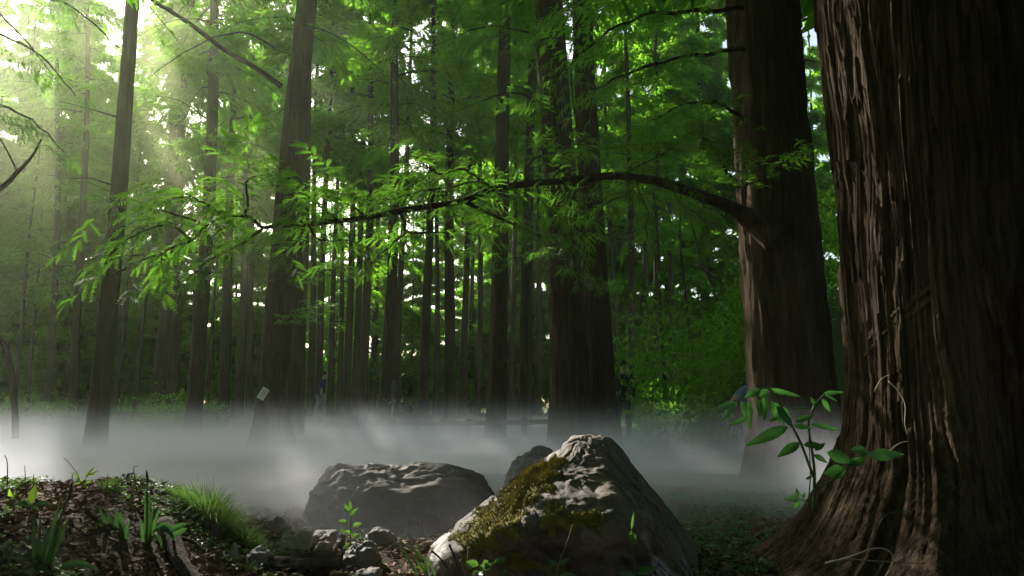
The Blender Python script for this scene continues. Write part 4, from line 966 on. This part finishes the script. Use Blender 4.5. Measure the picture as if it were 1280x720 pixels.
plant('iris_plant', 'dark shaded iris with a bud, at the lower left corner', 'plant', (230, 690), [
    (215, 690, 205, 390, 32, {'t': .3}), (230, 690, 246, 325, 22, {'t': .15}), (255, 690, 372, 235, 30, {'t': .25}), (240, 690, 292, 410, 38, {'t': .4}), (265, 690, 392, 360, 30, {'t': .3}), (285, 690, 425, 345, 26, {'t': .35}),
    (180, 690, 20, 560, 26, {'b': (0, -30)}), (190, 700, -10, 680, 34, {'b': (0, -40)}), (300, 710, 610, 700, 44, {'b': (0, -55)}), (200, 700, 150, 560, 26, {}), (170, 700, 80, 620, 26, {'b': (0, -20)})],
    [([(300, 640), (345, 420), (400, 280), (425, 230)], 0.005, 0.0035)], Z5, 3.2, 'blade', buds=[(416, 262, 431, 162, 19)], leafname='blade')
plant('herb', 'bright yellow-green broad leaf herb above drooping dark leaves', 'plant', (168, 520), [
    (190, 285, 216, 168, 48, {'m': 'yellow_leaf', 't': .8}), (185, 302, 70, 306, 32, {'b': (0, -20), 'm': 'blade', 't': .1}), (200, 300, 318, 308, 32, {'b': (0, -20), 'm': 'blade', 't': .1}), (190, 290, 128, 258, 24, {'t': .5}), (195, 298, 240, 330, 26, {'m': 'blade'})],
    [([(165, 520), (172, 400), (190, 295)], 0.004, 0.003)], Z5, 3.6, 'herb', shape='leaf')
plant('herb', 'small yellow-green seedling at the left, farther up the bank', 'plant', (80, 300), [
    (78, 300, 58, 195, 40, {'t': .8}), (84, 290, 136, 225, 36, {'t': .9}), (80, 290, 95, 205, 30, {'t': .6})], [([(80, 320), (80, 290)], 0.003, 0.002)], Z5, 4.1, 'yellow_leaf', shape='leaf')
plant('herb', 'slender feathery herb silhouetted against the fog on the bank', 'plant', (490, 220), [
    (480, 140, 440, 95, 16, {'t': .9}), (500, 150, 455, 130, 14), (510, 130, 565, 65, 16), (520, 120, 600, 85, 14), (530, 110, 575, 110, 14), (500, 170, 560, 150, 14), (495, 185, 540, 190, 14), (470, 120, 470, 75, 14, {'t': 1.}), (490, 160, 440, 170, 12), (545, 95, 580, 55, 12)],
    [([(490, 230), (480, 140), (440, 70), (385, 10)], 0.003, 0.0015), ([(490, 200), (530, 110), (565, 75)], 0.002, 0.0012)], Z5, 4.5, 'yellow_leaf', shape='leaf')
Z7 = (300, 600, 6.0)
plant('herb', 'pale leaved herb standing alone on the misty path', 'plant', (830, 560), [
    (825, 232, 778, 178, 30), (838, 225, 826, 150, 22, {'t': .2}), (822, 272, 888, 208, 34, {'t': 1.}), (805, 312, 732, 312, 34, {'t': .9}), (845, 342, 912, 324, 34), (835, 402, 785, 384, 38, {'t': .9}), (842, 425, 895, 402, 28), (828, 470, 770, 520, 28), (835, 470, 870, 465, 24), (820, 520, 790, 535, 30, {'t': 1.}), (845, 520, 860, 540, 26, {'t': 1.}), (790, 390, 745, 370, 18, {'t': .1}), (800, 220, 770, 228, 18, {'t': .2})],
    [([(830, 580), (828, 400), (832, 290), (828, 210)], 0.004, 0.002)], Z7, 4.6, 'herb', shape='leaf')
Z9 = (660, 530, 3.79)
plant('herb', 'two-leaved weed with a dry stalk before the boulder', 'plant', (135, 740), [
    (146, 672, 95, 643, 27), (150, 668, 196, 634, 24), (150, 718, 235, 716, 24), (140, 725, 100, 735, 26)], [([(125, 750), (150, 650), (185, 560), (212, 475)], 0.004, 0.0018)], Z9, 3.6, 'herb', 'dry_stem', shape='leaf')
plant('herb', 'tall single-stemmed weed with one upright leaf, in front of the dark side of the boulder', 'plant', (505, 750), [
    (498, 572, 490, 503, 38, {'t': .8}), (490, 500, 501, 413, 13, {'t': .9}), (515, 708, 615, 680, 42, {'t': .7}), (505, 720, 430, 705, 36, {'t': .3}), (500, 572, 515, 520, 20, {'t': 1.})], [([(505, 760), (500, 600), (490, 480)], 0.0035, 0.002)], Z9, 3.6, 'herb', shape='leaf')
Z8 = (480, 600, 5.82)
plant('herb', 'broad-leaved weed at the lower left foot of the boulder', 'plant', (700, 690), [
    (690, 620, 600, 590, 50), (700, 620, 780, 640, 55), (720, 610, 760, 590, 40), (800, 600, 920, 552, 46, {'t': .8}), (650, 640, 590, 600, 40), (730, 640, 790, 610, 44), (700, 660, 720, 690, 44, {'t': .8}), (640, 690, 700, 660, 40), (840, 690, 920, 660, 40)],
    [([(790, 690), (800, 600)], 0.003, 0.002), ([(700, 720), (700, 620)], 0.003, 0.002)], Z8, 3.75, 'herb', shape='leaf')
plant('grass_clump', 'few long grass blades left of the boulder foot', 'grass', (320, 760), [
    (235, 690, 105, 420, 16, {'t': .2}), (290, 600, 165, 430, 16, {'t': .2}), (330, 740, 225, 420, 18, {'t': .7}), (310, 690, 170, 480, 14, {'t': .3}), (320, 740, 300, 530, 22, {'t': 1.}), (375, 690, 300, 530, 18, {'t': .9}), (345, 740, 195, 700, 16, {'b': (-20, -80), 't': 1., 'm': 'yellow_leaf'}), (250, 690, 85, 450, 12, {'t': .4})], [], Z8, 3.7, 'grass', leafname='blade')

# sapling growing from the foot of the giant
ZS = (880, 460, 3.6)
plant('seedling', 'green seedling with compound leaves growing from the foot of the giant trunk', 'plant', (495, 610), [
    (285, 95, 440, 130, 27), (270, 125, 272, 242, 37, {'t': .7}), (238, 135, 252, 218, 35, {'t': .5}), (200, 140, 207, 282, 32, {'t': .6}), (168, 148, 186, 224, 27, {'t': .7}), (150, 150, 74, 248, 23, {'t': .9}), (140, 150, 55, 182, 25, {'t': .8}), (300, 150, 352, 252, 51), (195, 225, 110, 260, 27, {'t': .6}), (255, 95, 180, 135, 40, {'t': .9}), (300, 95, 250, 130, 47, {'t': .6}), (128, 155, 120, 225, 18, {'t': 1.}),
    (380, 262, 183, 352, 52, {'t': .55}), (325, 168, 398, 268, 59, {'t': .35}), (430, 335, 328, 402, 44, {'t': .4}), (385, 182, 482, 180, 19), (408, 242, 492, 214, 31), (400, 258, 492, 272, 26), (478, 252, 618, 282, 29), (445, 345, 542, 352, 37, {'t': .2}), (492, 388, 556, 428, 27, {'t': .2}), (498, 372, 545, 336, 26, {'t': .2}), (330, 222, 292, 238, 19),
    (550, 378, 668, 425, 59, {'t': .3}), (640, 462, 540, 475, 62, {'t': .4}), (735, 392, 900, 388, 54, {'t': .45}), (738, 378, 655, 368, 49, {'t': .35}), (650, 440, 730, 400, 41, {'t': .3}),
    (502, 168, 480, 132, 19), (535, 115, 628, 108, 21), (528, 138, 568, 198, 26), (512, 150, 494, 184, 18), (540, 120, 600, 150, 16),
    (432, 590, 356, 590, 27), (420, 585, 414, 538, 22), (432, 600, 402, 628, 22), (440, 585, 455, 560, 16), (488, 490, 455, 500, 16)],
    [([(495, 640), (496, 480), (488, 390), (470, 250), (500, 165), (545, 115)], 0.0075, 0.003), ([(492, 490), (440, 350), (400, 270), (345, 168), (292, 92), (220, 110), (140, 152)], 0.006, 0.002), ([(497, 548), (570, 505), (650, 440), (740, 386)], 0.004, 0.002), ([(495, 610), (470, 600), (430, 590)], 0.003, 0.0015), ([(468, 600), (478, 480), (470, 300)], 0.003, 0.002)],
    ZS, 3.45, 'seedling_leaf', shape='leaf')

# dry stalks on the bank
for k, pts in enumerate([[(45, 200), (45, 40), (28, -5)], [(157, 200), (150, 55)], [(203, 180), (203, 108)], [(345, 240), (322, 158)], [(630, 240), (640, 180), (650, 102)], [(690, 250), (693, 142)], [(712, 290), (710, 203)], [(740, 300), (728, 203)], [(803, 340), (796, 200), (775, 110)], [(850, 290), (820, 190), (803, 75), (825, 60)], [(796, 200), (815, 120)], [(433, 180), (436, 100)], [(0, 190), (18, 160)]]):
    root = thing('dry_stalk', 'thin dry stalk standing on the bank against the fog', 'stalk', zpt(*pts[0], *Z5, 4.4), 'dry stalks on the bank')
    child_tube('stem', root, [([zpt(x, y, *Z5, 4.4) for x, y in pts], 0.0035, 0.0018)], M['dry_stem' if k % 3 else 'dark_stick'], 5)
for k, (pts, lab) in enumerate([([(345, 515), (400, 560), (470, 645)], 'bent dark stick at the left foot of the boulder'), ([(475, 468), (505, 540), (535, 620)], 'thin dark stick leaning against the left foot of the boulder'), ([(555, 580), (580, 640), (605, 720)], 'brown stick leaning among the weeds before the boulder'), ([(617, 490), (612, 580)], 'short pale upright stick before the boulder')]):
    root = thing('stick', lab, 'stick', zpt(*pts[-1], *Z8, 3.75))
    child_tube('wood', root, [([zpt(x, y, *Z8, 3.75) for x, y in pts], 0.006, 0.003)], M['dark_stick' if k < 2 else 'dry_stem'], 6)
# dead leaf and red litter caught on the boulder
ZT = (940, 560, 3.765)
for pts, m_, r_0, lab, Yd in [([(345, 540), (450, 515), (560, 475), (625, 475), (660, 505), (658, 550), (625, 610)], 'pale_fibre', 0.0035, 'pale dry stem bent into a loop at the foot of the giant', 3.2),
    ([(440, 520), (600, 533), (815, 543)], 'dry_stem', 0.003, 'straight dry stem lying across the looped one', 3.22),
    ([(590, 380), (610, 335), (650, 305), (740, 295)], 'green_stem', 0.003, 'thin green grass arc before the hollow of the giant', 3.25)]:
    root = thing('dry_stalk', lab, 'stalk', zpt(*pts[0], *ZT, Yd)); child_tube('stem', root, [([zpt(x, y, *ZT, Yd) for x, y in pts], r_0, r_0 * 0.6)], M[m_], 5)
for pts, lab in [([(830, 60), (880, 110), (905, 170), (903, 250), (915, 300)], 'pale hanging fibre on the bark of the giant'), ([(835, 375), (872, 342), (918, 328)], 'short pale curled fibre on the giant, right of the seedling'), ([(765, 105), (800, 48), (835, 32)], 'small pale curl of fibre high above the seedling')]:
    root = thing('bark_fibre', lab, 'fibre', zpt(*pts[0], *ZS, 3.3)); child_tube('fibre', root, [([zpt(x, y, *ZS, 3.3) for x, y in pts], 0.003, 0.0015)], M['pale_fibre'], 5)

# grass tuft
def grass_tuft(name, label, px0, px1, ybase, hpx, Y, n, seed, arch=1.0, lean=0.3, w=0.006):
    rng = np.random.default_rng(seed); c0, c1 = at(px0, ybase, Y), at(px1, ybase, Y)
    cx_, hw = (c0.x + c1.x) / 2, (c1.x - c0.x) / 2
    a = rng.random(n) * 2 * math.pi; rr = np.sqrt(rng.random(n)) * 0.62
    bx, by = cx_ + hw * rr * np.cos(a), Y + hw * 0.7 * rr * np.sin(a)
    hgt = hpx / F * Y * rng.uniform(0.55, 1.15, n) * (1 - 0.35 * rr)
    out = np.stack([np.cos(a) * (0.2 + rr), np.sin(a) * (0.2 + rr)], 1) * hgt[:, None] * arch * rng.uniform(0.3, 1.2, n)[:, None] + rng.normal(0, 0.02, (n, 2))
    ns = 6; b = np.stack([bx, by, gz(bx, by) - 0.01], 1); V = []
    sa = rng.random(n) * math.pi
    sd = np.stack([np.cos(sa), np.sin(sa) * 0.5, 0 * sa], 1)
    for q in range(ns + 1):
        t = q / ns
        c_ = b.copy(); c_[:, :2] += out * t ** 1.8; c_[:, 2] += hgt * (t * 1.25 - 0.45 * t ** 2.6 * (0.4 + np.linalg.norm(out, axis=1) / (hgt + 1e-6)))
        w_ = w * (1 - t ** 2) * 0.5 + 0.0003
        V += [c_ - sd * w_, c_ + sd * w_]
    V = np.stack(V, 1).reshape(-1, 3); m_ = 2 * (ns + 1)
    k = np.arange(n)[:, None] * m_; Q = np.concatenate([k + np.array([2 * q, 2 * q + 1, 2 * q + 3, 2 * q + 2]) for q in range(ns)])
    tint = np.repeat(np.clip(0.45 + 0.28 * rng.normal(size=n), 0, 1), m_)
    root = thing(name, label, 'grass', (cx_, Y, gzf(cx_, Y)))
    link('blades', make_mesh('blades', V - np.array(root.location), [Q], M['grass'], True, {'tint': tint}), root, kind='stuff')
grass_tuft('grass_tuft', 'dense arching grass tuft on the edge of the bank before the fog', 206, 312, 660, 56, 4.7, 900, 3, 1.7, w=0.006)
grass_tuft('grass_tuft', 'looser trailing grass spilling off the bank edge, right of the dense tuft', 262, 345, 672, 34, 4.75, 420, 13, 2.0, w=0.005)
grass_tuft('grass_tuft', 'sparse pale grass between the dry stalks and the iris fan', 118, 156, 632, 20, 4.5, 160, 4, 0.6, w=0.004)
grass_tuft('grass_tuft', 'thin grass in the shade under the looped dry stem', 1020, 1150, 728, 36, 3.3, 140, 5, 0.8, w=0.005)

# litter and small weeds
def scatter(n, seed, xr, yr, fn, dens=None):
    rng = np.random.default_rng(seed); x, y = rng.uniform(*xr, n), rng.uniform(*yr, n)
    if dens is not None:
        k = rng.random(n) < dens(x, y); x, y = x[k], y[k]
    return rng, x, y
def surf_z(x, y):
    P = np.stack([x, y, 0 * x], 1)
    return gz(x, y) + (0.018 * fbm(P * 3.5, 11, 4) + 0.005 * ridged(P * 13, 15, 3)) * (1 - sstep(7, 12, y)) * (1 - sstep(4, 8, np.abs(x)))
rng, x, y = scatter(82000, 6, (-4.0, 2.2), (2.4, 6.8), None, lambda x, y: 0.55 + 0.45 * sstep(-0.25, 0.35, vnoise(np.stack([x, y, 0 * x], 1) * 2.2, 2)))
n = len(x); p = np.stack([x, y, surf_z(x, y) + 0.007 + rng.uniform(0.001, 0.022, n)], 1)
a = rng.random(n) * 2 * math.pi; Dl = unit(np.stack([np.cos(a), np.sin(a), rng.normal(0, 0.35, n)], 1)); Nl = unit(np.array([0, 0, 1.0]) + rng.normal(0, 0.55, (n, 3))); Nl = unit(Nl - Dl * (Nl * Dl).sum(1)[:, None])
Ls = rng.uniform(0.014, 0.07, n); thin = rng.random(n) < 0.45
Ws = np.where(thin, 0.004, Ls * rng.uniform(0.3, 0.6, n))
V, T, tt = leaf_quads(p, Dl, Nl, Ls, Ws, np.clip(rng.beta(1.6, 2.4, n), 0, 1))
link('leaf_litter', make_mesh('leaf_litter', V, [T], M['litter'], False, {'tint': tt}), kind='stuff')
def weeds(name, n, seed, xr, yr, dens, ll, mat, hmax):
    rng, x, y = scatter(n, seed, xr, yr, None, dens); m_ = len(x); kk_ = 5
    x, y = np.repeat(x, kk_), np.repeat(y, kk_); m_ = len(x)
    h = rng.uniform(0.008, hmax, m_)
    p = np.stack([x + rng.normal(0, 0.012, m_), y + rng.normal(0, 0.012, m_), surf_z(x, y) + h], 1)
    a = rng.random(m_) * 2 * math.pi; Dl = unit(np.stack([np.cos(a), np.sin(a), rng.normal(0.1, 0.35, m_)], 1)); Nl = unit(np.array([0, 0, 1.0]) + rng.normal(0, 0.3, (m_, 3))); Nl = unit(Nl - Dl * (Nl * Dl).sum(1)[:, None])
    L = ll * rng.uniform(0.5, 1.3, m_)
    V, T, tt = leaf_quads(p, Dl, Nl, L, L * 0.55, rng.random(m_))
    link(name, make_mesh(name, V, [T], M[mat], False, {'tint': tt}), kind='stuff')
def cl(x, y, s, sd, lo): return sstep(lo, lo + 0.25, vnoise(np.stack([x, y, 0 * x], 1) * s, sd))
weeds('ground_cover', 3000, 8, (-3.6, -1.2), (2.4, 4.9), lambda x, y: cl(x, y, 2.0, 3, -0.25), 0.028, 'herb', 0.05)
weeds('ground_cover', 1200, 9, (-1.7, 0.2), (3.9, 5.8), lambda x, y: 0.8 * cl(x, y, 2.4, 5, 0.05), 0.02, 'herb', 0.03)
weeds('ground_cover', 3200, 10, (0.9, 2.6), (4.2, 7.5), lambda x, y: cl(x, y, 1.6, 6, -0.5), 0.03, 'seedling_leaf', 0.05)
weeds('ground_cover', 1500, 11, (-1.2, 0.4), (5.2, 7.0), lambda x, y: cl(x, y, 1.8, 7, -0.3), 0.024, 'seedling_leaf', 0.04)
weeds('ground_cover', 260, 12, (-0.3, 1.4), (3.4, 3.9), lambda x, y: cl(x, y, 3, 8, -0.1), 0.03, 'herb', 0.05)
# fallen twigs, each its own thing
for k in range(26):
    x, y = rnd.uniform(-1.7, 0.0) if k < 18 else rnd.uniform(0.9, 1.8), rnd.uniform(3.9, 5.6); a = rnd.uniform(0, 3.1); L = rnd.uniform(0.08, 0.28)
    pts = []
    for t in (0, .35, .7, 1):
        xx, yy = x + math.cos(a) * L * t + rnd.gauss(0, .006), y + math.sin(a) * L * t * 0.6
        pts.append(Vector((xx, yy, gzf(xx, yy) + 0.022 + rnd.uniform(0, 0.012))))
    root = thing('twig', 'thin fallen twig on the leaf litter', 'twig', pts[0], 'fallen twigs')
    child_tube('wood', root, [(pts, rnd.uniform(0.002, 0.005), 0.0015)], M[('dry_stem', 'dark_stick', 'pale_fibre')[k % 3]], 5)

# ------------------------------------------------------------------ notice on the thick trunk
nb = thing('notice_board', 'small white notice with faint red print fixed to the thick flared trunk', 'notice', at(329, 492, 15.1))
nb.rotation_euler = (R(-12), R(28), R(-15))
mb = MB()
def box(mb, cx, cy, cz, sx, sy, sz, tint=None):
    v = np.array([(x, y, z) for z in (-1, 1) for y in (-1, 1) for x in (-1, 1)], float) * np.array([sx, sy, sz]) / 2 + np.array([cx, cy, cz])
    mb.add(v, [(0, 2, 3, 1), (4, 5, 7, 6), (0, 1, 5, 4), (2, 6, 7, 3), (0, 4, 6, 2), (1, 3, 7, 5)], None, tint)
box(mb, 0, 0, 0, 0.15, 0.012, 0.23); mb.build('board', plain('white notice', (0.78, 0.76, 0.70), 0.6, 0.04), nb, False)
mb = MB()
for k in range(5): box(mb, rnd.uniform(-0.01, 0.01), -0.008, 0.06 - 0.028 * k, 0.08 + rnd.uniform(-0.02, 0.015), 0.002, 0.010)
mb.build('print', plain('faded red print', (0.55, 0.22, 0.18), 0.7, 0.1), nb, False)
mb = MB(); box(mb, 0.10, 0.03, 0.0, 0.16, 0.02, 0.03); mb.build('bracket', M['wood'], nb, False)

# ------------------------------------------------------------------ low rail in the fog
ra, rb_ = at(455, 531, 21.0), at(705, 527, 17.5)
rail = thing('rail_fence', 'low dark wooden rail running through the fog behind the boulders', 'fence', ra)
def beam(root, name, p, q, w_, h_, mat):
    p, q = Vector(p), Vector(q); d = (q - p).normalized(); s = d.cross(Vector((0, 0, 1))).normalized() if abs(d.z) < 0.9 else Vector((1, 0, 0)); u = s.cross(d)
    V = [tuple(e + s * (a * w_ / 2) + u * (b * h_ / 2) - root.location) for e in (p, q) for a, b in ((-1, -1), (1, -1), (1, 1), (-1, 1))]
    mb = MB(); mb.add(V, [(0, 1, 2, 3), (7, 6, 5, 4), (0, 4, 5, 1), (1, 5, 6, 2), (2, 6, 7, 3), (3, 7, 4, 0)]); return mb.build(name, mat, root, False)
beam(rail, 'rail', ra, rb_, 0.10, 0.10, M['wood'])
for k in range(8):
    p = ra.lerp(rb_, (k + 0.3) / 7.6); g = gzf(p.x, p.y)
    q_ = p + Vector((0, 0.12, 0.10)); beam(rail, 'post', (q_.x, q_.y, g - 0.1), q_, 0.13, 0.13, M['wood'])

# ------------------------------------------------------------------ people far off in the fog
skin = plain('skin', (0.42, 0.26, 0.19), 0.6, 0.08); hair = plain('hair', (0.015, 0.012, 0.01), 0.5, 0.1)
def cloth(n_, c_): return plain(n_, c_, 0.9, 0.15, 14)
def person(label, loc, rotz, top, bottom, stoop=0.0, stride=0.12, arm=0.0, hat=None):
    root = thing('person', label, 'person', loc); root.rotation_euler = (0, 0, rotz)
    hipz = 0.90
    def st(x, y, z):       # bend the trunk forward about the hips
        a = stoop * min(1, max(0, (z - hipz) / 0.25)); dz = z - hipz
        return (x, y * math.cos(a) - dz * math.sin(a) if dz > 0 else y, hipz + dz * math.cos(a) + y * math.sin(a) if dz > 0 else z)
    def skinned(name, verts, edges, radii, mat, root_i=0):
        me = bpy.data.meshes.new(name); me.from_pydata(verts, edges, []); me.materials.append(mat)
        o = link(name, me, root); md = o.modifiers.new('skin', 'SKIN'); md.use_smooth_shade = True
        for k_, sv in enumerate(me.skin_vertices[0].data):
            r_ = radii[k_]; sv.radius = (r_, r_) if not isinstance(r_, tuple) else r_; sv.use_root = (k_ == root_i)
        sb = o.modifiers.new('smooth', 'SUBSURF'); sb.levels = 1; sb.render_levels = 1
        return o
    # continuous body: pelvis, spine, neck, head, arms, hands with fingers, legs, feet
    v, e, r = [], [], []
    def add(p, rad, par=None):
        v.append(tuple(p)); r.append(rad)
        if par is not None: e.append((par, len(v) - 1))
        return len(v) - 1
    pel = add(st(0, 0, 0.92), (0.15, 0.11)); wa = add(st(0, 0, 1.10), (0.13, 0.10), pel); ch = add(st(0, -0.01, 1.30), (0.16, 0.11), wa); nb_ = add(st(0, 0.0, 1.43), (0.07, 0.07), ch)
    nk = add(st(0, -0.01, 1.50), 0.05, nb_); hd = add(st(0, -0.03, 1.60), (0.075, 0.09), nk); hd2 = add(st(0, -0.03, 1.68), (0.07, 0.085), hd); add(st(0, -0.13, 1.60), 0.016, hd)
    for s_ in (-1, 1):
        sh = add(st(s_ * 0.17, 0, 1.39), 0.055, ch); el_ = add(st(s_ * 0.23, -0.02 - arm * 0.15, 1.12), 0.042, sh); wr = add(st(s_ * 0.22, -0.06 - arm * 0.3, 0.88 + arm * 0.12), 0.028, el_)
        hn = add(st(s_ * 0.22, -0.08 - arm * 0.34, 0.81 + arm * 0.12), (0.02, 0.035), wr)
        for q, (dx, dl) in enumerate(((-0.028, 0.06), (-0.010, 0.075), (0.010, 0.07), (0.026, 0.055))):
            add(st(s_ * 0.22, -0.08 - arm * 0.34 + dx, 0.80 + arm * 0.12 - dl), 0.008, hn)
        add(st(s_ * 0.20, -0.125 - arm * 0.34, 0.80 + arm * 0.12), 0.009, wr)
        hp = add((s_ * 0.09, 0, 0.86), 0.085, pel); kn = add((s_ * 0.10, -0.02 + s_ * stride * 0.5, 0.48), 0.058, hp); an = add((s_ * 0.10, 0.03 + s_ * stride, 0.09), 0.038, kn); add((s_ * 0.11, -0.13 + s_ * stride, 0.03), 0.032, an)
    skinned('body', v, e, r, skin)
    # clothes follow the body
    def sub(pts, eds, rads, name, mat): skinned(name, pts, eds, rads, mat)
    ps = [st(0, 0, 0.78), st(0, 0, 1.10), st(0, -0.01, 1.30), st(0, 0, 1.42)]; es = [(0, 1), (1, 2), (2, 3)]; rs = [(0.17, 0.13), (0.15, 0.12), (0.18, 0.13), (0.09, 0.09)]
    for s_ in (-1, 1):
        b_ = len(ps); ps += [st(s_ * 0.17, 0, 1.39), st(s_ * 0.23, -0.02 - arm * 0.15, 1.12), st(s_ * 0.22, -0.055 - arm * 0.28, 0.91 + arm * 0.12)]; es += [(2, b_), (b_, b_ + 1), (b_ + 1, b_ + 2)]; rs += [0.07, 0.056, 0.042]
    sub(ps, es, rs, 'jacket', top)
    ps = [(0, 0, 0.94)]; es = []; rs = [(0.16, 0.12)]
    for s_ in (-1, 1):
        b_ = len(ps); ps += [(s_ * 0.09, 0, 0.84), (s_ * 0.10, -0.02 + s_ * stride * 0.5, 0.48), (s_ * 0.10, 0.03 + s_ * stride, 0.10)]; es += [(0, b_), (b_, b_ + 1), (b_ + 1, b_ + 2)]; rs += [0.10, 0.074, 0.058]
    sub(ps, es, rs, 'trousers', bottom)
    sub([st(0, 0.015, 1.58), st(0, 0.0, 1.67), st(0, -0.035, 1.725)], [(0, 1), (1, 2)], [0.07, (0.082, 0.092), 0.06], 'hair', hat or hair)
    return root
def pp_(px, Y): x = (px - 640) / F * Y; return (x, Y, gzf(x, Y))
person('person in grey top and pale trousers standing in the fog with a brown bag', pp_(487, 23), R(200), cloth('grey cloth', (0.10, 0.10, 0.10)), cloth('pale lilac cloth', (0.42, 0.40, 0.48)))
person('person in dark blue walking between thin trunks', pp_(403, 28), R(120), cloth('dark blue cloth', (0.02, 0.025, 0.10)), cloth('grey trousers', (0.22, 0.22, 0.26)), 0.15, 0.2)
person('person in dark clothes standing beside the right twin trunk', pp_(777, 17.0), R(150), cloth('black cloth', (0.02, 0.02, 0.03)), cloth('charcoal trousers', (0.05, 0.05, 0.06)), 0.08, 0.08)
person('person in pale blue jacket bending forward beside the big dark trunk', pp_(915, 14.5), R(75), cloth('pale blue cloth', (0.16, 0.26, 0.40)), cloth('dark trousers', (0.02, 0.02, 0.025)), 1.05, 0.1, 0.6)
bagp = at(487, 522, 22.6)
bag = thing('shoulder_bag', 'brown bag held by the person in pale trousers', 'bag', bagp)
mb = MB(); box(mb, 0, 0, -0.13, 0.26, 0.12, 0.24); mb.build('pouch', plain('brown leather', (0.20, 0.11, 0.06), 0.6), bag, False)
mb = MB(); mb.tube([(-0.11, 0, -0.02), (-0.08, 0, 0.12), (0, 0, 0.17), (0.08, 0, 0.12), (0.11, 0, -0.02)], 0.01, 6); mb.build('strap', plain('leather strap', (0.30, 0.2, 0.12), 0.6), bag)

# ------------------------------------------------------------------ fog over the ground and haze in the air
def fog_mat():
    m, n, l, out = newmat('ground fog')
    g = n.new('ShaderNodeNewGeometry'); sp = n.new('ShaderNodeSeparateXYZ'); l.new(g.outputs['Position'], sp.inputs[0])
    def mr(src, a, b, c_=0.0, d_=1.0):
        k = n.new('ShaderNodeMapRange'); k.interpolation_type = 'SMOOTHSTEP'
        for nm, vl in (('From Min', a), ('From Max', b), ('To Min', c_), ('To Max', d_)): k.inputs[nm].default_value = vl
        l.new(src, k.inputs['Value']); return k.outputs[0]
    def mul(a, b):
        k = n.new('ShaderNodeMath'); k.operation = 'MULTIPLY'; l.new(a, k.inputs[0])
        if isinstance(b, float): k.inputs[1].default_value = b
        else: l.new(b, k.inputs[1])
        return k.outputs[0]
    mp = n.new('ShaderNodeMapping'); mp.inputs['Scale'].default_value = (0.5, 0.5, 1.2); l.new(g.outputs['Position'], mp.inputs[0])
    ns = n.new('ShaderNodeTexNoise'); ns.inputs['Scale'].default_value = 1.0; ns.inputs['Detail'].default_value = 3; l.new(mp.outputs[0], ns.inputs['Vector'])
    sh = n.new('ShaderNodeMath'); sh.operation = 'MULTIPLY_ADD'; l.new(ns.outputs['Fac'], sh.inputs[0]); sh.inputs[1].default_value = -0.5; l.new(sp.outputs['Z'], sh.inputs[2])
    ex_ = n.new('ShaderNodeMath'); ex_.operation = 'MULTIPLY'; l.new(sh.outputs[0], ex_.inputs[0]); ex_.inputs[1].default_value = -1 / 0.22
    e2 = n.new('ShaderNodeMath'); e2.operation = 'EXPONENT'; l.new(ex_.outputs[0], e2.inputs[0]); hz = e2.outputs[0]
    nz = mr(ns.outputs['Fac'], 0.3, 0.68, 0.35, 0.85)
    d = mul(mul(hz, nz), mr(sp.outputs['Y'], 4.6, 6.8))
    d = mul(d, mr(sp.outputs['Y'], 24.0, 17.0)); d = mul(d, mr(sp.outputs['X'], 6.0, 0.0, 0.6, 1.0)); d = mul(d, mr(sp.outputs['Z'], 1.04, 0.5)); d = mul(d, 0.36)
    v = n.new('ShaderNodeVolumePrincipled'); v.inputs['Color'].default_value = (0.90, 0.92, 1.0, 1); v.inputs['Anisotropy'].default_value = 0.28
    l.new(d, v.inputs['Density']); l.new(v.outputs[0], out.inputs['Volume'])
    m.cycles.volume_step_rate = 0.25
    return m
mb = MB(); box(mb, -2.0, 14.5, 0.4, 34, 19.6, 1.3)
mb.build('ground_fog', fog_mat(), None, False, kind='stuff')
m, n, l, out = newmat('added glow mist')  # mist patch added for the sun's glow and beams, its yellow-green tint included
g = n.new('ShaderNodeTexCoord'); gr = n.new('ShaderNodeVectorMath'); gr.operation = 'LENGTH'; l.new(g.outputs['Object'], gr.inputs[0])
k = n.new('ShaderNodeMapRange'); k.interpolation_type = 'SMOOTHSTEP'
for nm, vl in (('From Min', 1.0), ('From Max', 0.0), ('To Min', 0.0), ('To Max', 0.030)): k.inputs[nm].default_value = vl
l.new(gr.outputs['Value'], k.inputs['Value'])
v = n.new('ShaderNodeVolumePrincipled'); v.inputs['Color'].default_value = (0.96, 1.0, 0.60, 1); v.inputs['Anisotropy'].default_value = 0.5
l.new(k.outputs[0], v.inputs['Density']); l.new(v.outputs[0], out.inputs['Volume']); m.cycles.volume_step_rate = 0.6
mb = MB(); mb.add(sphere_dirs(32, 20), sphere_quads(32, 20))
mo = mb.build('added_glow_mist', m, None, True, kind='stuff'); mo.location = (-8.6, 19.0, 7.0); mo.scale = (5.0, 5.5, 5.5)
m, n, l, out = newmat('forest haze')
v = n.new('ShaderNodeVolumePrincipled'); v.inputs['Color'].default_value = (0.88, 1.0, 0.68, 1); v.inputs['Density'].default_value = 0.0010; v.inputs['Anisotropy'].default_value = 0.72  # green of the light filtered through leaves is put into the haze colour
l.new(v.outputs[0], out.inputs['Volume'])
mb = MB(); box(mb, 0, 38, 15.0, 152, 116, 36)
mb.build('haze', m, None, False, kind='stuff')
